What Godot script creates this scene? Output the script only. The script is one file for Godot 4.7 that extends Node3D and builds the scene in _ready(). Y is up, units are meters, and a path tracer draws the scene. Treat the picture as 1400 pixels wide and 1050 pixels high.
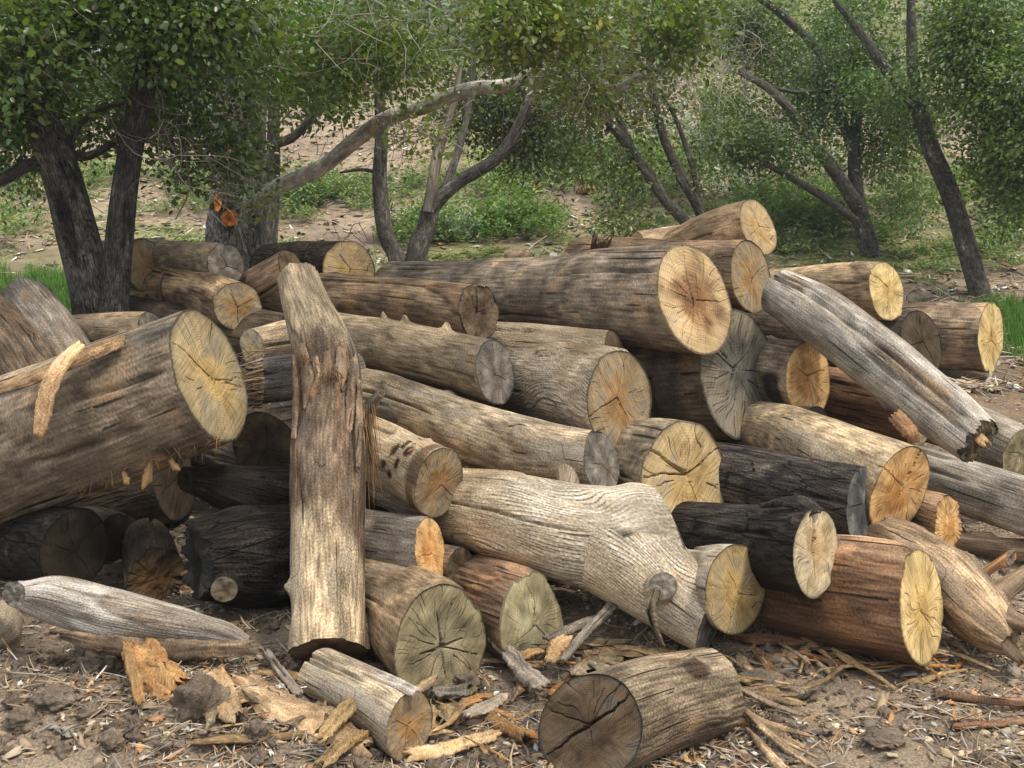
extends Node3D
# A pile of felled logs under oak trees at the foot of a hillside, in overcast daylight.

const F := 1442.0
const EYE := Vector3(0, 1.6, 0)
const PITCH := 10.8
const TINT := 2.5
var look := Basis(Vector3.RIGHT, -deg_to_rad(PITCH))
var M := {}
var ends := {}
var used := {}
var rng := RandomNumberGenerator.new()
var na := FastNoiseLite.new()
var nb := FastNoiseLite.new()
var nd := FastNoiseLite.new()   # the finest of the three

# ---------------------------------------------------------------- places
func at(u: float, v: float, d: float) -> Vector3:
	return EYE + look * Vector3((u - 700.0) / F * d, -(v - 525.0) / F * d, -d)

func gh(x: float, z: float) -> float:   # height of the ground
	var far := -z
	var h := 0.0
	if far > 8.5:
		var t := far - 8.5
		var s := 0.245 + 0.02 * sin(x * 0.13)
		h = s * (sqrt(t * t + 9.0) - 3.0)
		if far > 36.0:   # the slope eases off towards the left
			h -= (s - 0.05) * (far - 36.0) * (1.0 - smoothstep(-22.0, -9.0, x))
	h += 0.07 * nb.get_noise_2d(x * 9.0, z * 9.0) * clampf(far * 0.12, 0.3, 2.5)
	if far > 12.0:
		h += 0.45 * nb.get_noise_2d(x * 2.0 + 90.0, z * 2.0) * clampf((far - 12.0) * 0.1, 0.0, 2.2)
	if far < 9.0:
		h += 0.035 * na.get_noise_2d(x * 60.0, z * 60.0) + 0.028 * nd.get_noise_2d(x * 340.0, z * 340.0)
		# loose soil thrown up in front of the pile, on the left
		h += 0.10 * exp(-((x + 1.05) * (x + 1.05) / 0.35 + (z + 2.95) * (z + 2.95) / 0.10))
	return h

func on_ground(u: float, v: float) -> Vector3:   # where a line of sight meets the ground
	var dir := at(u, v, 1.0) - EYE
	var t := 1.0
	for i in 400:
		var p := EYE + dir * t
		if p.y <= gh(p.x, p.z):
			break
		t += 0.02 + t * 0.004
	var q := EYE + dir * t
	q.y = gh(q.x, q.z)
	return q

# ---------------------------------------------------------------- names and marks
func numbered(called: String, under: Node) -> String:
	var key := str(under.get_instance_id()) + "/" + called
	var n: int = used.get(key, 0)
	used[key] = n + 1
	return called if n == 0 else "%s_%03d" % [called, n]

func thing(called: String, label: String, category: String, where := Vector3.ZERO, group := "") -> Node3D:
	var o := Node3D.new()
	o.name = numbered(called, self)
	add_child(o)
	o.position = where
	mark(o, label, category, group)
	return o

func mark(o: Node, label: String, category := "", group := "", kind := "") -> void:
	if label: o.set_meta("label", label)
	if category: o.set_meta("category", category)
	if group: o.set_meta("group", group)
	if kind: o.set_meta("kind", kind)

# A part whose mesh was laid out in the place's own coordinates.
func fit(under: Node3D, called: String, mesh: Mesh, m: Material, kind := "") -> void:
	part(under, called, mesh, m, kind).position = -under.position

func part(under: Node, called: String, mesh: Mesh, m: Material, kind := "") -> MeshInstance3D:
	var o := MeshInstance3D.new()
	o.name = numbered(called, under)
	o.mesh = mesh
	o.material_override = m
	under.add_child(o)
	if kind: o.set_meta("kind", kind)
	return o

func many(under: Node, called: String, mesh: Mesh, m: Material, buf: PackedFloat32Array) -> MultiMeshInstance3D:
	var mm := MultiMesh.new()
	mm.transform_format = MultiMesh.TRANSFORM_3D
	mm.use_colors = true
	mm.mesh = mesh
	mm.instance_count = buf.size() / 16
	mm.buffer = buf
	var o := MultiMeshInstance3D.new()
	o.name = numbered(called, under)
	o.multimesh = mm
	o.material_override = m
	under.add_child(o)
	o.set_meta("kind", "stuff")
	return o

func push(buf: PackedFloat32Array, b: Basis, p: Vector3, c: Color) -> void:
	buf.append_array(PackedFloat32Array([b.x.x, b.y.x, b.z.x, p.x, b.x.y, b.y.y, b.z.y, p.y, b.x.z, b.y.z, b.z.z, p.z, c.r, c.g, c.b, 1.0]))

# ---------------------------------------------------------------- textures
func layer(w: int, h: int, bw: int, bh: int, freq: float, oct: int, sd: int, type := FastNoiseLite.TYPE_SIMPLEX_SMOOTH) -> PackedByteArray:
	var n := FastNoiseLite.new()
	n.noise_type = type
	n.seed = sd
	n.frequency = freq
	n.fractal_octaves = oct
	if type == FastNoiseLite.TYPE_CELLULAR:
		n.cellular_return_type = FastNoiseLite.RETURN_DISTANCE2_SUB
		n.fractal_type = FastNoiseLite.FRACTAL_NONE
	var im := n.get_seamless_image(bw, bh, false, false, 0.2, true)
	im.convert(Image.FORMAT_L8)
	im.resize(w, h, Image.INTERPOLATE_CUBIC)
	return im.get_data()

func finish(m: StandardMaterial3D, w: int, h: int, rgb: PackedByteArray, hgt: PackedByteArray, bump: float) -> void:
	var im := Image.create_from_data(w, h, false, Image.FORMAT_RGB8, rgb)
	m.albedo_texture = ImageTexture.create_from_image(im)
	var hm := Image.create_from_data(w, h, false, Image.FORMAT_L8, hgt)
	hm.convert(Image.FORMAT_RGBA8)
	hm.bump_map_to_normal_map(bump)
	m.normal_enabled = true
	m.normal_texture = ImageTexture.create_from_image(hm)
	m.vertex_color_use_as_albedo = true
	m.albedo_color = Color(TINT, TINT, TINT).linear_to_srgb()
	m.roughness = 0.9
	m.metallic_specular = 0.25

# Weathered wood or bark with the grain along v. colours: dark grain, light grain, patch, crack.
func wood(called: String, dark: Color, light: Color, patch: Color, crack: Color, o := {}) -> void:
	var w := 512
	var h := 1024
	var sd: int = o.get("seed", 1)
	var g1 := layer(w, h, 512, int(o.get("gl", 40)) * 3, 0.12, 4, sd)
	var g2 := layer(w, h, 384, int(o.get("gm", 420)), 0.032, 5, sd + 1)
	var p1 := layer(w, h, 128, 160, 0.03, 4, sd + 2)
	var c1 := layer(w, h, 512, int(o.get("cl", 20)), 0.13, 1, sd + 3)
	var c2 := layer(w, h, 64, 64, 0.05, 2, sd + 4)
	var sp := layer(w, h, 512, 1024, 0.16, 3, sd + 5)
	var wv := layer(w, h, 128, 90, 0.022, 2, sd + 6)
	var trk := layer(w, h, 256, 300, 0.03, 2, sd + 8)
	var tracks: float = o.get("tracks", 0.0)
	var cel := PackedByteArray()
	var cells: float = o.get("cells", 0.0)
	if cells > 0.0:
		cel = layer(w, h, 256, int(o.get("ch", 200)), o.get("cf", 0.05), 1, sd + 7, FastNoiseLite.TYPE_CELLULAR)
	var pt: float = o.get("patch", 0.5)      # share of patch colour
	var ct: float = o.get("crack", 3.0)      # width of cracks
	var waves: float = o.get("waves", 0.0)
	var nw: float = o.get("nw", 26.0)
	var speck: float = o.get("speck", 0.28)
	var rgb := PackedByteArray()
	rgb.resize(w * h * 3)
	var hg := PackedByteArray()
	hg.resize(w * h)
	var dr := dark.r * 255.0; var dg := dark.g * 255.0; var db := dark.b * 255.0
	var lr := (light.r - dark.r) * 255.0; var lg := (light.g - dark.g) * 255.0; var lb := (light.b - dark.b) * 255.0
	var pr := patch.r * 255.0; var pg := patch.g * 255.0; var pb := patch.b * 255.0
	var cr := crack.r * 255.0; var cg := crack.g * 255.0; var cb := crack.b * 255.0
	var k := 0
	for i in w * h:
		var g := (g1[i] * 0.55 + g2[i] * 0.45) / 255.0
		g = clampf((g - 0.5) * 1.5 + 0.5, 0.0, 1.0)
		var hh := g1[i] / 255.0 * 0.4 + g2[i] / 255.0 * 0.25 + sp[i] / 255.0 * 0.22
		var p := clampf((p1[i] / 255.0 - 1.0 + pt) * 6.0, 0.0, 1.0) * (0.7 + 0.3 * g)
		var s := 1.0 + (sp[i] / 127.5 - 1.0) * speck + (wv[i] / 127.5 - 1.0) * 0.16 + (p1[(i + 40000) % p1.size()] / 127.5 - 1.0) * 0.22
		if waves > 0.0:
			var ph := TAU * nw * float(i % w) / w + (wv[i] - 128.0) * 0.13
			var y := sin(ph)
			y = maxf(0.0, 1.0 - absf(y) * 2.2) * clampf((g2[i] - 80.0) / 60.0, 0.0, 1.0) * clampf((p1[(i + 90000) % p1.size()] - 60.0) / 110.0, 0.0, 1.0)
			hh -= y * 0.55 * waves
			s *= 1.0 - 0.42 * y * waves
		var ck := 0.0
		if c2[i] > 92:
			ck = clampf((c1[i] - 236.0 + ct * 5.0) / 12.0, 0.0, 1.0) * 0.85
		if tracks > 0.0 and p1[i] > 140:
			var tr := clampf(1.0 - absf(trk[i] - 128.0) / 2.6, 0.0, 1.0) * tracks
			ck = maxf(ck, tr * 0.7)
		if cells > 0.0:
			var e := clampf(1.0 - cel[i] / (255.0 * cells), 0.0, 1.0)
			hh -= e * 0.6
			ck = maxf(ck, e * 0.8)
		hh -= ck * 0.5
		var r := (dr + lr * g) * (1.0 - p) + pr * p
		var gg := (dg + lg * g) * (1.0 - p) + pg * p
		var b := (db + lb * g) * (1.0 - p) + pb * p
		r = (r * s) * (1.0 - ck) + cr * ck
		gg = (gg * s) * (1.0 - ck) + cg * ck
		b = (b * s) * (1.0 - ck) + cb * ck
		rgb[k] = int(clampf(r, 0.0, 255.0)); rgb[k + 1] = int(clampf(gg, 0.0, 255.0)); rgb[k + 2] = int(clampf(b, 0.0, 255.0))
		hg[i] = int(clampf(hh * 190.0 + 55.0, 0.0, 255.0))
		k += 3
	var m := StandardMaterial3D.new()
	m.resource_name = called
	finish(m, w, h, rgb, hg, o.get("bump", 5.0))
	m.roughness = o.get("rough", 0.9)
	M[called] = m

# A sawn end: growth rings round the pith, fine radial checks, a rim of bark, weathering stains.
func sawn(called: String, sap: Color, heart: Color, grey: Color, o := {}) -> void:
	var w := 384
	var sd: int = o.get("seed", 1)
	var wob := layer(w, w, 96, 96, 0.014, 2, sd)
	var st := layer(w, w, 96, 96, 0.022, 4, sd + 1)
	var fi := layer(w, w, 384, 384, 0.2, 2, sd + 2)
	var saw := layer(w, w, 384, 24, 0.1, 2, sd + 3)
	var r2 := RandomNumberGenerator.new()
	r2.seed = sd * 77 + 5
	var n := 1024
	var ck0 := PackedFloat32Array(); ck0.resize(n); ck0.fill(9.0)
	var ck1 := PackedFloat32Array(); ck1.resize(n)
	for c in int(o.get("checks", 40)):
		var a := r2.randi() % n
		var s0 := r2.randf_range(0.08, 0.75)
		var s1 := minf(0.97, s0 + r2.randf_range(0.12, 0.5))
		for q in (r2.randi() % 3) + 1:
			ck0[(a + q) % n] = s0
			ck1[(a + q) % n] = s1
	var rad := PackedFloat32Array(); rad.resize(n)
	var v := 0.0
	for i in n:
		v = v * 0.75 + r2.randf_range(-1, 1) * 0.5
		rad[i] = v
	var rings: float = o.get("rings", 18.0)
	var ringk: float = o.get("ringk", 0.045)
	var gw: float = o.get("grey", 0.5)
	var px := r2.randf_range(-0.12, 0.12)
	var py := r2.randf_range(-0.12, 0.12)
	var rgb := PackedByteArray(); rgb.resize(w * w * 3)
	var hg := PackedByteArray(); hg.resize(w * w)
	var k := 0
	for y in w:
		for x in w:
			var i := y * w + x
			var fx := (x + 0.5) / w * 2.0 - 1.0
			var fy := (y + 0.5) / w * 2.0 - 1.0
			var rim := sqrt(fx * fx + fy * fy)
			var qx := fx - px * (1.0 - rim)
			var qy := fy - py * (1.0 - rim)
			var rr := sqrt(qx * qx + qy * qy) + (wob[i] - 128.0) * 0.0005
			var a := atan2(qy, qx) + (wob[i] - 128.0) * 0.0022
			var ai := (int((a / TAU + 2.0) * n)) % n
			var ring := sin(rr * rings * TAU * (0.75 + 0.5 * rr))
			var t := smoothstep(0.15, 0.8, rr + (st[i] - 128.0) * 0.0022)
			var s := 1.0 + ring * ringk * (1.0 if rr > 0.1 else 0.3) + rad[ai] * 0.075 + (fi[i] / 127.5 - 1.0) * 0.09 + (saw[i] / 127.5 - 1.0) * 0.11 + (st[i] / 127.5 - 1.0) * 0.24
			var gr := clampf((st[i] / 255.0 - 1.0 + gw) * 3.0, 0.0, 1.0) * 0.85
			gr = maxf(gr, smoothstep(0.80, 1.0, rim + (st[i] - 128.0) * 0.0008) * float(o.get("edge", 0.6)))
			var c := heart.lerp(sap, t).lerp(grey, gr)
			var hh := 0.6 + ring * 0.05 + (saw[i] / 255.0 - 0.5) * 0.2 + (fi[i] / 255.0 - 0.5) * 0.12
			if rr > ck0[ai] and rr < ck1[ai]:
				s *= 0.5
				hh -= 0.4
			if rim > 0.955 + (fi[i] - 128.0) * 0.0002:
				s *= 0.62
			rgb[k] = int(clampf(c.r * s * 255.0, 0, 255)); rgb[k + 1] = int(clampf(c.g * s * 255.0, 0, 255)); rgb[k + 2] = int(clampf(c.b * s * 255.0, 0, 255))
			hg[i] = int(clampf(hh * 255.0, 0, 255))
			k += 3
	var m := StandardMaterial3D.new()
	m.resource_name = called
	finish(m, w, w, rgb, hg, 3.0)
	ends[called] = m

func soil() -> void:
	var w := 1024
	var a := layer(w, w, 256, 256, 0.02, 5, 71)
	var b := layer(w, w, 1024, 1024, 0.09, 3, 72)
	var c := layer(w, w, 1024, 1024, 0.05, 1, 73, FastNoiseLite.TYPE_CELLULAR)
	var d := layer(w, w, 1024, 300, 0.11, 2, 74)
	var e := layer(w, w, 300, 1024, 0.11, 2, 75)
	var rgb := PackedByteArray(); rgb.resize(w * w * 3)
	var hg := PackedByteArray(); hg.resize(w * w)
	var k := 0
	for i in w * w:
		var t := a[i] / 255.0
		var s := 0.72 + b[i] / 255.0 * 0.56
		var r := lerpf(96.0, 128.0, t) * s
		var g := lerpf(86.0, 112.0, t) * s
		var l := lerpf(76.0, 93.0, t) * s
		var hh := 0.3 + 0.3 * t + 0.35 * b[i] / 255.0
		var chip := 0.0
		if d[i] > 206 or e[i] > 208:
			chip = 0.8
			hh += 0.15
		if chip > 0.0:
			var f := 0.75 + c[i] / 255.0 * 0.6
			r = lerpf(r, 172.0 * f, chip); g = lerpf(g, 146.0 * f, chip); l = lerpf(l, 112.0 * f, chip)
		rgb[k] = int(clampf(r, 0, 255)); rgb[k + 1] = int(clampf(g, 0, 255)); rgb[k + 2] = int(clampf(l, 0, 255))
		hg[i] = int(clampf(hh * 255.0, 0, 255))
		k += 3
	var m := StandardMaterial3D.new()
	m.resource_name = "soil"
	finish(m, w, w, rgb, hg, 6.0)
	m.roughness = 1.0
	m.metallic_specular = 0.1
	M["soil"] = m

func plain(called: String, c: Color, back := Color.BLACK, rough := 0.8) -> void:
	var m := StandardMaterial3D.new()
	m.resource_name = called
	m.albedo_color = (c * TINT).linear_to_srgb()
	m.roughness = rough
	m.metallic_specular = 0.3
	m.vertex_color_use_as_albedo = true
	if back != Color.BLACK:
		m.backlight_enabled = true
		m.backlight = back
	m.cull_mode = BaseMaterial3D.CULL_DISABLED
	M[called] = m

# ---------------------------------------------------------------- shapes
func commit(V: PackedVector3Array, UV: PackedVector2Array, C: PackedColorArray, I: PackedInt32Array, smooth := true) -> ArrayMesh:
	var arr := []
	arr.resize(Mesh.ARRAY_MAX)
	arr[Mesh.ARRAY_VERTEX] = V
	if UV.size(): arr[Mesh.ARRAY_TEX_UV] = UV
	if C.size():   # stored in bytes from 0 to 1, so kept at a share and multiplied back by the material
		var share := PackedColorArray()
		share.resize(C.size())
		for i in C.size(): share[i] = Color(C[i].r / TINT, C[i].g / TINT, C[i].b / TINT)
		arr[Mesh.ARRAY_COLOR] = share
	arr[Mesh.ARRAY_INDEX] = I
	var st := SurfaceTool.new()
	st.create_from_arrays(arr)
	if not smooth:
		st.deindex()
		st.set_smooth_group(-1)
	st.generate_normals()
	return st.commit()

func spline(p: PackedVector3Array, i: int, t: float) -> Vector3:
	var n := p.size()
	var b := p[i]
	var c := p[i + 1]
	var a := p[i - 1] if i > 0 else b * 2.0 - c
	var d := p[i + 2] if i + 2 < n else c * 2.0 - b
	return 0.5 * ((2.0 * b) + (c - a) * t + (2.0 * a - 5.0 * b + 4.0 * c - d) * t * t + (3.0 * b - a - 3.0 * c + d) * t * t * t)

# A limb, trunk or log along a path. Returns its mesh and both end outlines.
func tube(p: PackedVector3Array, rads: PackedFloat32Array, origin: Vector3, o := {}) -> Dictionary:
	var nt: int = o.get("nt", 96)
	var n := p.size()
	var cum := PackedFloat32Array([0.0])
	for i in n - 1:
		cum.append(cum[i] + p[i].distance_to(p[i + 1]))
	var L := cum[n - 1]
	var step: float = o.get("step", 0.02)
	var ns := maxi(6, int(L / step))
	var sd: float = o.get("seed", 1.0)
	var lump: float = o.get("lump", 0.09)
	var lf: float = o.get("lf", 22.0)
	var fine: float = o.get("fine", 0.006)
	var tl: float = o.get("tile", 2.0)
	var tu: float = o.get("tileu", 1.0)
	var vo := sd * 0.37
	var grooves: Array = o.get("grooves", [])
	var knots: Array = o.get("knots", [])
	var tint: Color = o.get("tint", Color.WHITE)
	var stain: Color = o.get("stain", tint)
	var stk: float = o.get("stk", 0.0)          # share stained
	var patches: Array = o.get("patches", [])   # [angle, distance, half-width, half-length, colour]
	var f0: Vector3 = o.get("face0", Vector3.ZERO)
	var f1: Vector3 = o.get("face1", Vector3.ZERO)
	var rag: float = o.get("ragged", 0.003)
	var rag1: float = o.get("ragged1", 0.0)
	var bark: Array = o.get("bark", [])         # [share still barked, thickness, colour]
	var cs := PackedFloat32Array(); var sn := PackedFloat32Array()
	for j in nt + 1:
		cs.append(cos(TAU * j / nt)); sn.append(sin(TAU * j / nt))
	var V := PackedVector3Array(); var UV := PackedVector2Array(); var C := PackedColorArray(); var I := PackedInt32Array()
	V.resize((ns + 1) * (nt + 1)); UV.resize(V.size()); C.resize(V.size())
	var S := Vector3.ZERO
	var seg := 0
	var T0 := Vector3.ZERO
	var k := 0
	var first := Vector3.ZERO
	var last := Vector3.ZERO
	for i in ns + 1:
		var dist := L * i / ns
		while seg < n - 2 and dist > cum[seg + 1]:
			seg += 1
		var t := (dist - cum[seg]) / (cum[seg + 1] - cum[seg])
		var c := spline(p, seg, t)
		var T := (spline(p, seg, minf(t + 0.02, 1.0)) - spline(p, seg, maxf(t - 0.02, 0.0))).normalized()
		if i == 0:
			T0 = T
			first = c
			S = T.cross(Vector3.UP if absf(T.y) < 0.8 else Vector3.BACK).normalized()
		S = (S - T * S.dot(T)).normalized()
		var U := S.cross(T)
		var R := lerpf(rads[seg], rads[seg + 1], smoothstep(0.0, 1.0, t) * 0.5 + t * 0.5)
		last = c
		for j in nt + 1:
			var ca := cs[j]; var sa := sn[j]
			var n1 := na.get_noise_3d(ca * lf + sd * 31.0, sa * lf, dist * 60.0)
			var n2 := nb.get_noise_3d(ca * 90.0 * R / 0.2 + sd * 17.0, sa * 90.0 * R / 0.2, dist * 120.0)
			var r := R * (1.0 + lump * n1) + fine * n2
			var n3 := nd.get_noise_3d(ca * 130.0 * R / 0.2 + sd * 23.0, sa * 130.0 * R / 0.2, dist * 170.0)
			r += fine * 0.6 * n3
			var bk := 0.0
			if bark.size():
				var bw := nb.get_noise_3d(ca * 50.0 + sd * 57.0, sa * 50.0, dist * 90.0) + 0.35 * n3
				bk = clampf((bw - 0.45 + float(bark[0])) * 14.0, 0.0, 1.0)
				r += bk * float(bark[1]) * (1.0 + 0.5 * n3)
			var a := TAU * j / nt
			for g: Array in grooves:
				if dist > g[1] and dist < g[2]:
					var x := absf(wrapf(a - g[0] - (0.10 * na.get_noise_2d(dist * 55.0, g[0] * 100.0 + sd * 9.0) + 0.02 * nb.get_noise_2d(dist * 500.0, g[0] * 100.0)), -PI, PI)) * R
					if x < g[3]:
						r -= g[4] * (1.0 - x / g[3]) * minf(1.0, minf(dist - g[1], g[2] - dist) * 12.0)
			for g: Array in knots:
				var x := wrapf(a - g[0], -PI, PI) * R
				var y: float = dist - g[1]
				var q: float = (x * x + y * y) / (g[2] * g[2])
				if q < 5.0:
					r += g[3] * exp(-q * 1.2) * (1.0 + 0.35 * sin(sqrt(q) * 5.0))
			var e := (S * ca + U * sa) * r
			var pos := c + e
			if f0 != Vector3.ZERO:
				var off := clampf(-f0.dot(e) / minf(f0.dot(T0), -0.2), -1.6 * r, 1.6 * r)
				pos += T * off * clampf(1.0 - dist / (4.0 * R), 0.0, 1.0)
			if f1 != Vector3.ZERO:
				var off := clampf(-f1.dot(e) / maxf(f1.dot(T), 0.2), -1.4 * r, 1.4 * r)
				pos += T * off * clampf(1.0 - (L - dist) / (4.0 * R), 0.0, 1.0)
			if rag > 0.0:
				pos += T * rag * (nb.get_noise_2d(ca * 160.0 + sd * 50.0, sa * 160.0) * 1.0 + na.get_noise_2d(ca * 700.0, sa * 700.0 + sd * 50.0) * 0.7) * clampf(1.0 - dist / (1.6 * R), 0.0, 1.0)
			if rag1 > 0.0:
				pos += T * rag1 * (nb.get_noise_2d(ca * 160.0 + sd * 50.0, sa * 160.0) * 1.0 + na.get_noise_2d(ca * 700.0, sa * 700.0 + sd * 50.0) * 0.7) * clampf(1.0 - (L - dist) / (2.5 * R), 0.0, 1.0)
			V[k] = pos - origin
			UV[k] = Vector2(tu * j / nt, dist / tl + vo)
			var w := na.get_noise_3d(ca * 14.0 + 200.0, sa * 14.0 + sd * 41.0, dist * 45.0)
			var col := tint * (1.0 + 0.28 * n1 + 0.16 * n2)
			col *= 1.0 + 0.13 * n3
			if bk > 0.0:
				col = col.lerp((bark[2] as Color) * (1.0 + 0.4 * n3), bk)
			if stk > 0.0:
				col = col.lerp(stain * (1.0 + 0.2 * n2), clampf((w * 0.8 + 0.5 - 1.0 + stk) * 5.0, 0.0, 1.0))
			for g: Array in patches:
				var x: float = absf(wrapf(a - g[0], -PI, PI)) * R / g[2]
				var y: float = absf(dist - g[1]) / g[3]
				var q := sqrt(x * x + y * y) + n2 * 0.5 + w * 0.5
				if q < 1.0:
					col = col.lerp(g[4] * (1.0 + 0.25 * n2), clampf((1.0 - q) * 4.0, 0.0, 1.0))
			col.a = 1.0
			C[k] = col
			k += 1
	I.resize(ns * nt * 6)
	var q := 0
	for i in ns:
		for j in nt:
			var b := i * (nt + 1) + j
			I[q] = b; I[q + 1] = b + nt + 1; I[q + 2] = b + 1
			I[q + 3] = b + 1; I[q + 4] = b + nt + 1; I[q + 5] = b + nt + 2
			q += 6
	var v0 := V[0]; var v1 := V[nt + 1]; var v2 := V[1]
	if (v0 - v2).cross(v0 - v1).dot(v0 + origin - first) < 0.0:
		for z in range(0, I.size(), 3):
			var h := I[z + 1]
			I[z + 1] = I[z + 2]
			I[z + 2] = h
	var r0 := V.slice(0, nt)
	var r1 := V.slice(ns * (nt + 1), ns * (nt + 1) + nt)
	return {"mesh": commit(V, UV, C, I), "near": r0, "far": r1, "dir0": -T0, "L": L}

# The face across an outline, with splits running out from the pith.
func cap(outline: PackedVector3Array, out: Vector3, sd: int, o := {}) -> ArrayMesh:
	var nr: int = o.get("nr", 40)
	var ring := outline
	if nr > 30:
		ring = PackedVector3Array()
		for j in outline.size():
			ring.append(outline[j])
			ring.append((outline[j] + outline[(j + 1) % outline.size()]) * 0.5)
	var nt := ring.size()
	var mid := Vector3.ZERO
	for v in ring: mid += v
	mid /= nt
	var nrm := Vector3.ZERO
	for j in nt:
		nrm += (ring[j] - mid).cross(ring[(j + 1) % nt] - mid)
	nrm = nrm.normalized()
	if nrm.dot(out) < 0.0: nrm = -nrm
	var r2 := RandomNumberGenerator.new()
	r2.seed = sd * 131 + 7
	var R := 0.0
	for v in ring: R += v.distance_to(mid)
	R /= nt
	var cracks := []
	var total: int = o.get("cracks", 5)
	var a0 := r2.randf() * TAU
	for c in total:
		var main := c < mini(3, total)
		cracks.append([a0 + TAU * c * (0.34 if main else 0.13) + r2.randf_range(-0.35, 0.35), 0.0 if main else r2.randf_range(0.15, 0.5), r2.randf_range(0.45, 1.02) if main else r2.randf_range(0.6, 0.95),
			R * (r2.randf_range(0.010, 0.019) if main else r2.randf_range(0.007, 0.012)), R * (0.2 if main else 0.08)])
	for c: Array in o.get("given", []):
		cracks.append([c[0], c[1], c[2], R * c[3] * 0.75, R * c[4]])
	var rough: float = o.get("rough", 0.008)
	var V := PackedVector3Array(); var UV := PackedVector2Array(); var C := PackedColorArray(); var I := PackedInt32Array()
	var tint: Color = o.get("tint", Color.WHITE)
	var pith := Vector2(r2.randf_range(-0.12, 0.12), r2.randf_range(-0.12, 0.12))
	var turn := r2.randf() * TAU
	if o.get("fibres", 0.0) > 0.0: rough = o.fibres
	for i in nr + 1:
		var rho := pow(float(i) / nr, 0.8)
		for j in nt + 1:
			var e := ring[j % nt] - mid
			var a := TAU * j / nt
			var lift := nrm * nrm.dot(e)
			var pos := mid + (e - lift) * rho + lift * rho * rho * rho * rho
			var x := cos(a) * rho; var y := sin(a) * rho
			var n := nb.get_noise_3d(x * 45.0 + sd * 13.0, y * 45.0, sd * 3.0) + 0.6 * na.get_noise_3d(x * 150.0, y * 150.0 + sd * 7.0, 3.0)
			var z := n * rough * (1.0 if i < nr else 0.0)
			if i < nr:
				var rr := Vector2(x, y) - pith
				var ra := atan2(rr.y, rr.x)
				var rl := rr.length()
				for c: Array in cracks:
					if rl > c[1] - 0.03 and rl < c[2]:
						var dx := absf(wrapf(ra - c[0] - (0.13 * na.get_noise_2d(rl * 70.0, c[0] * 70.0) + 0.03 * nb.get_noise_2d(rl * 500.0, c[0] * 70.0)), -PI, PI)) * maxf(rl, 0.02) * R
						var ww: float = c[3] * (1.0 - 0.7 * (rl - c[1]) / (c[2] - c[1]))
						if dx < ww:
							z -= c[4] * (1.0 - dx / ww * 0.6)
			V.append(pos + nrm * z)
			UV.append(Vector2(0.5, 0.5) + 0.495 * rho * Vector2(cos(a + turn), sin(a + turn)))
			var cc := tint * (1.0 + 0.24 * n)
			cc.a = 1.0
			C.append(cc)
	for i in nr:
		for j in nt:
			var b := i * (nt + 1) + j
			I.append_array([b, b + 1, b + nt + 1, b + 1, b + nt + 2, b + nt + 1])
	var k := (nr / 2) * (nt + 1)
	if (V[k] - V[k + nt + 1]).cross(V[k] - V[k + 1]).dot(nrm) < 0.0:
		for z in range(0, I.size(), 3):
			var h := I[z + 1]
			I[z + 1] = I[z + 2]
			I[z + 2] = h
	return commit(V, UV, C, I)

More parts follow.
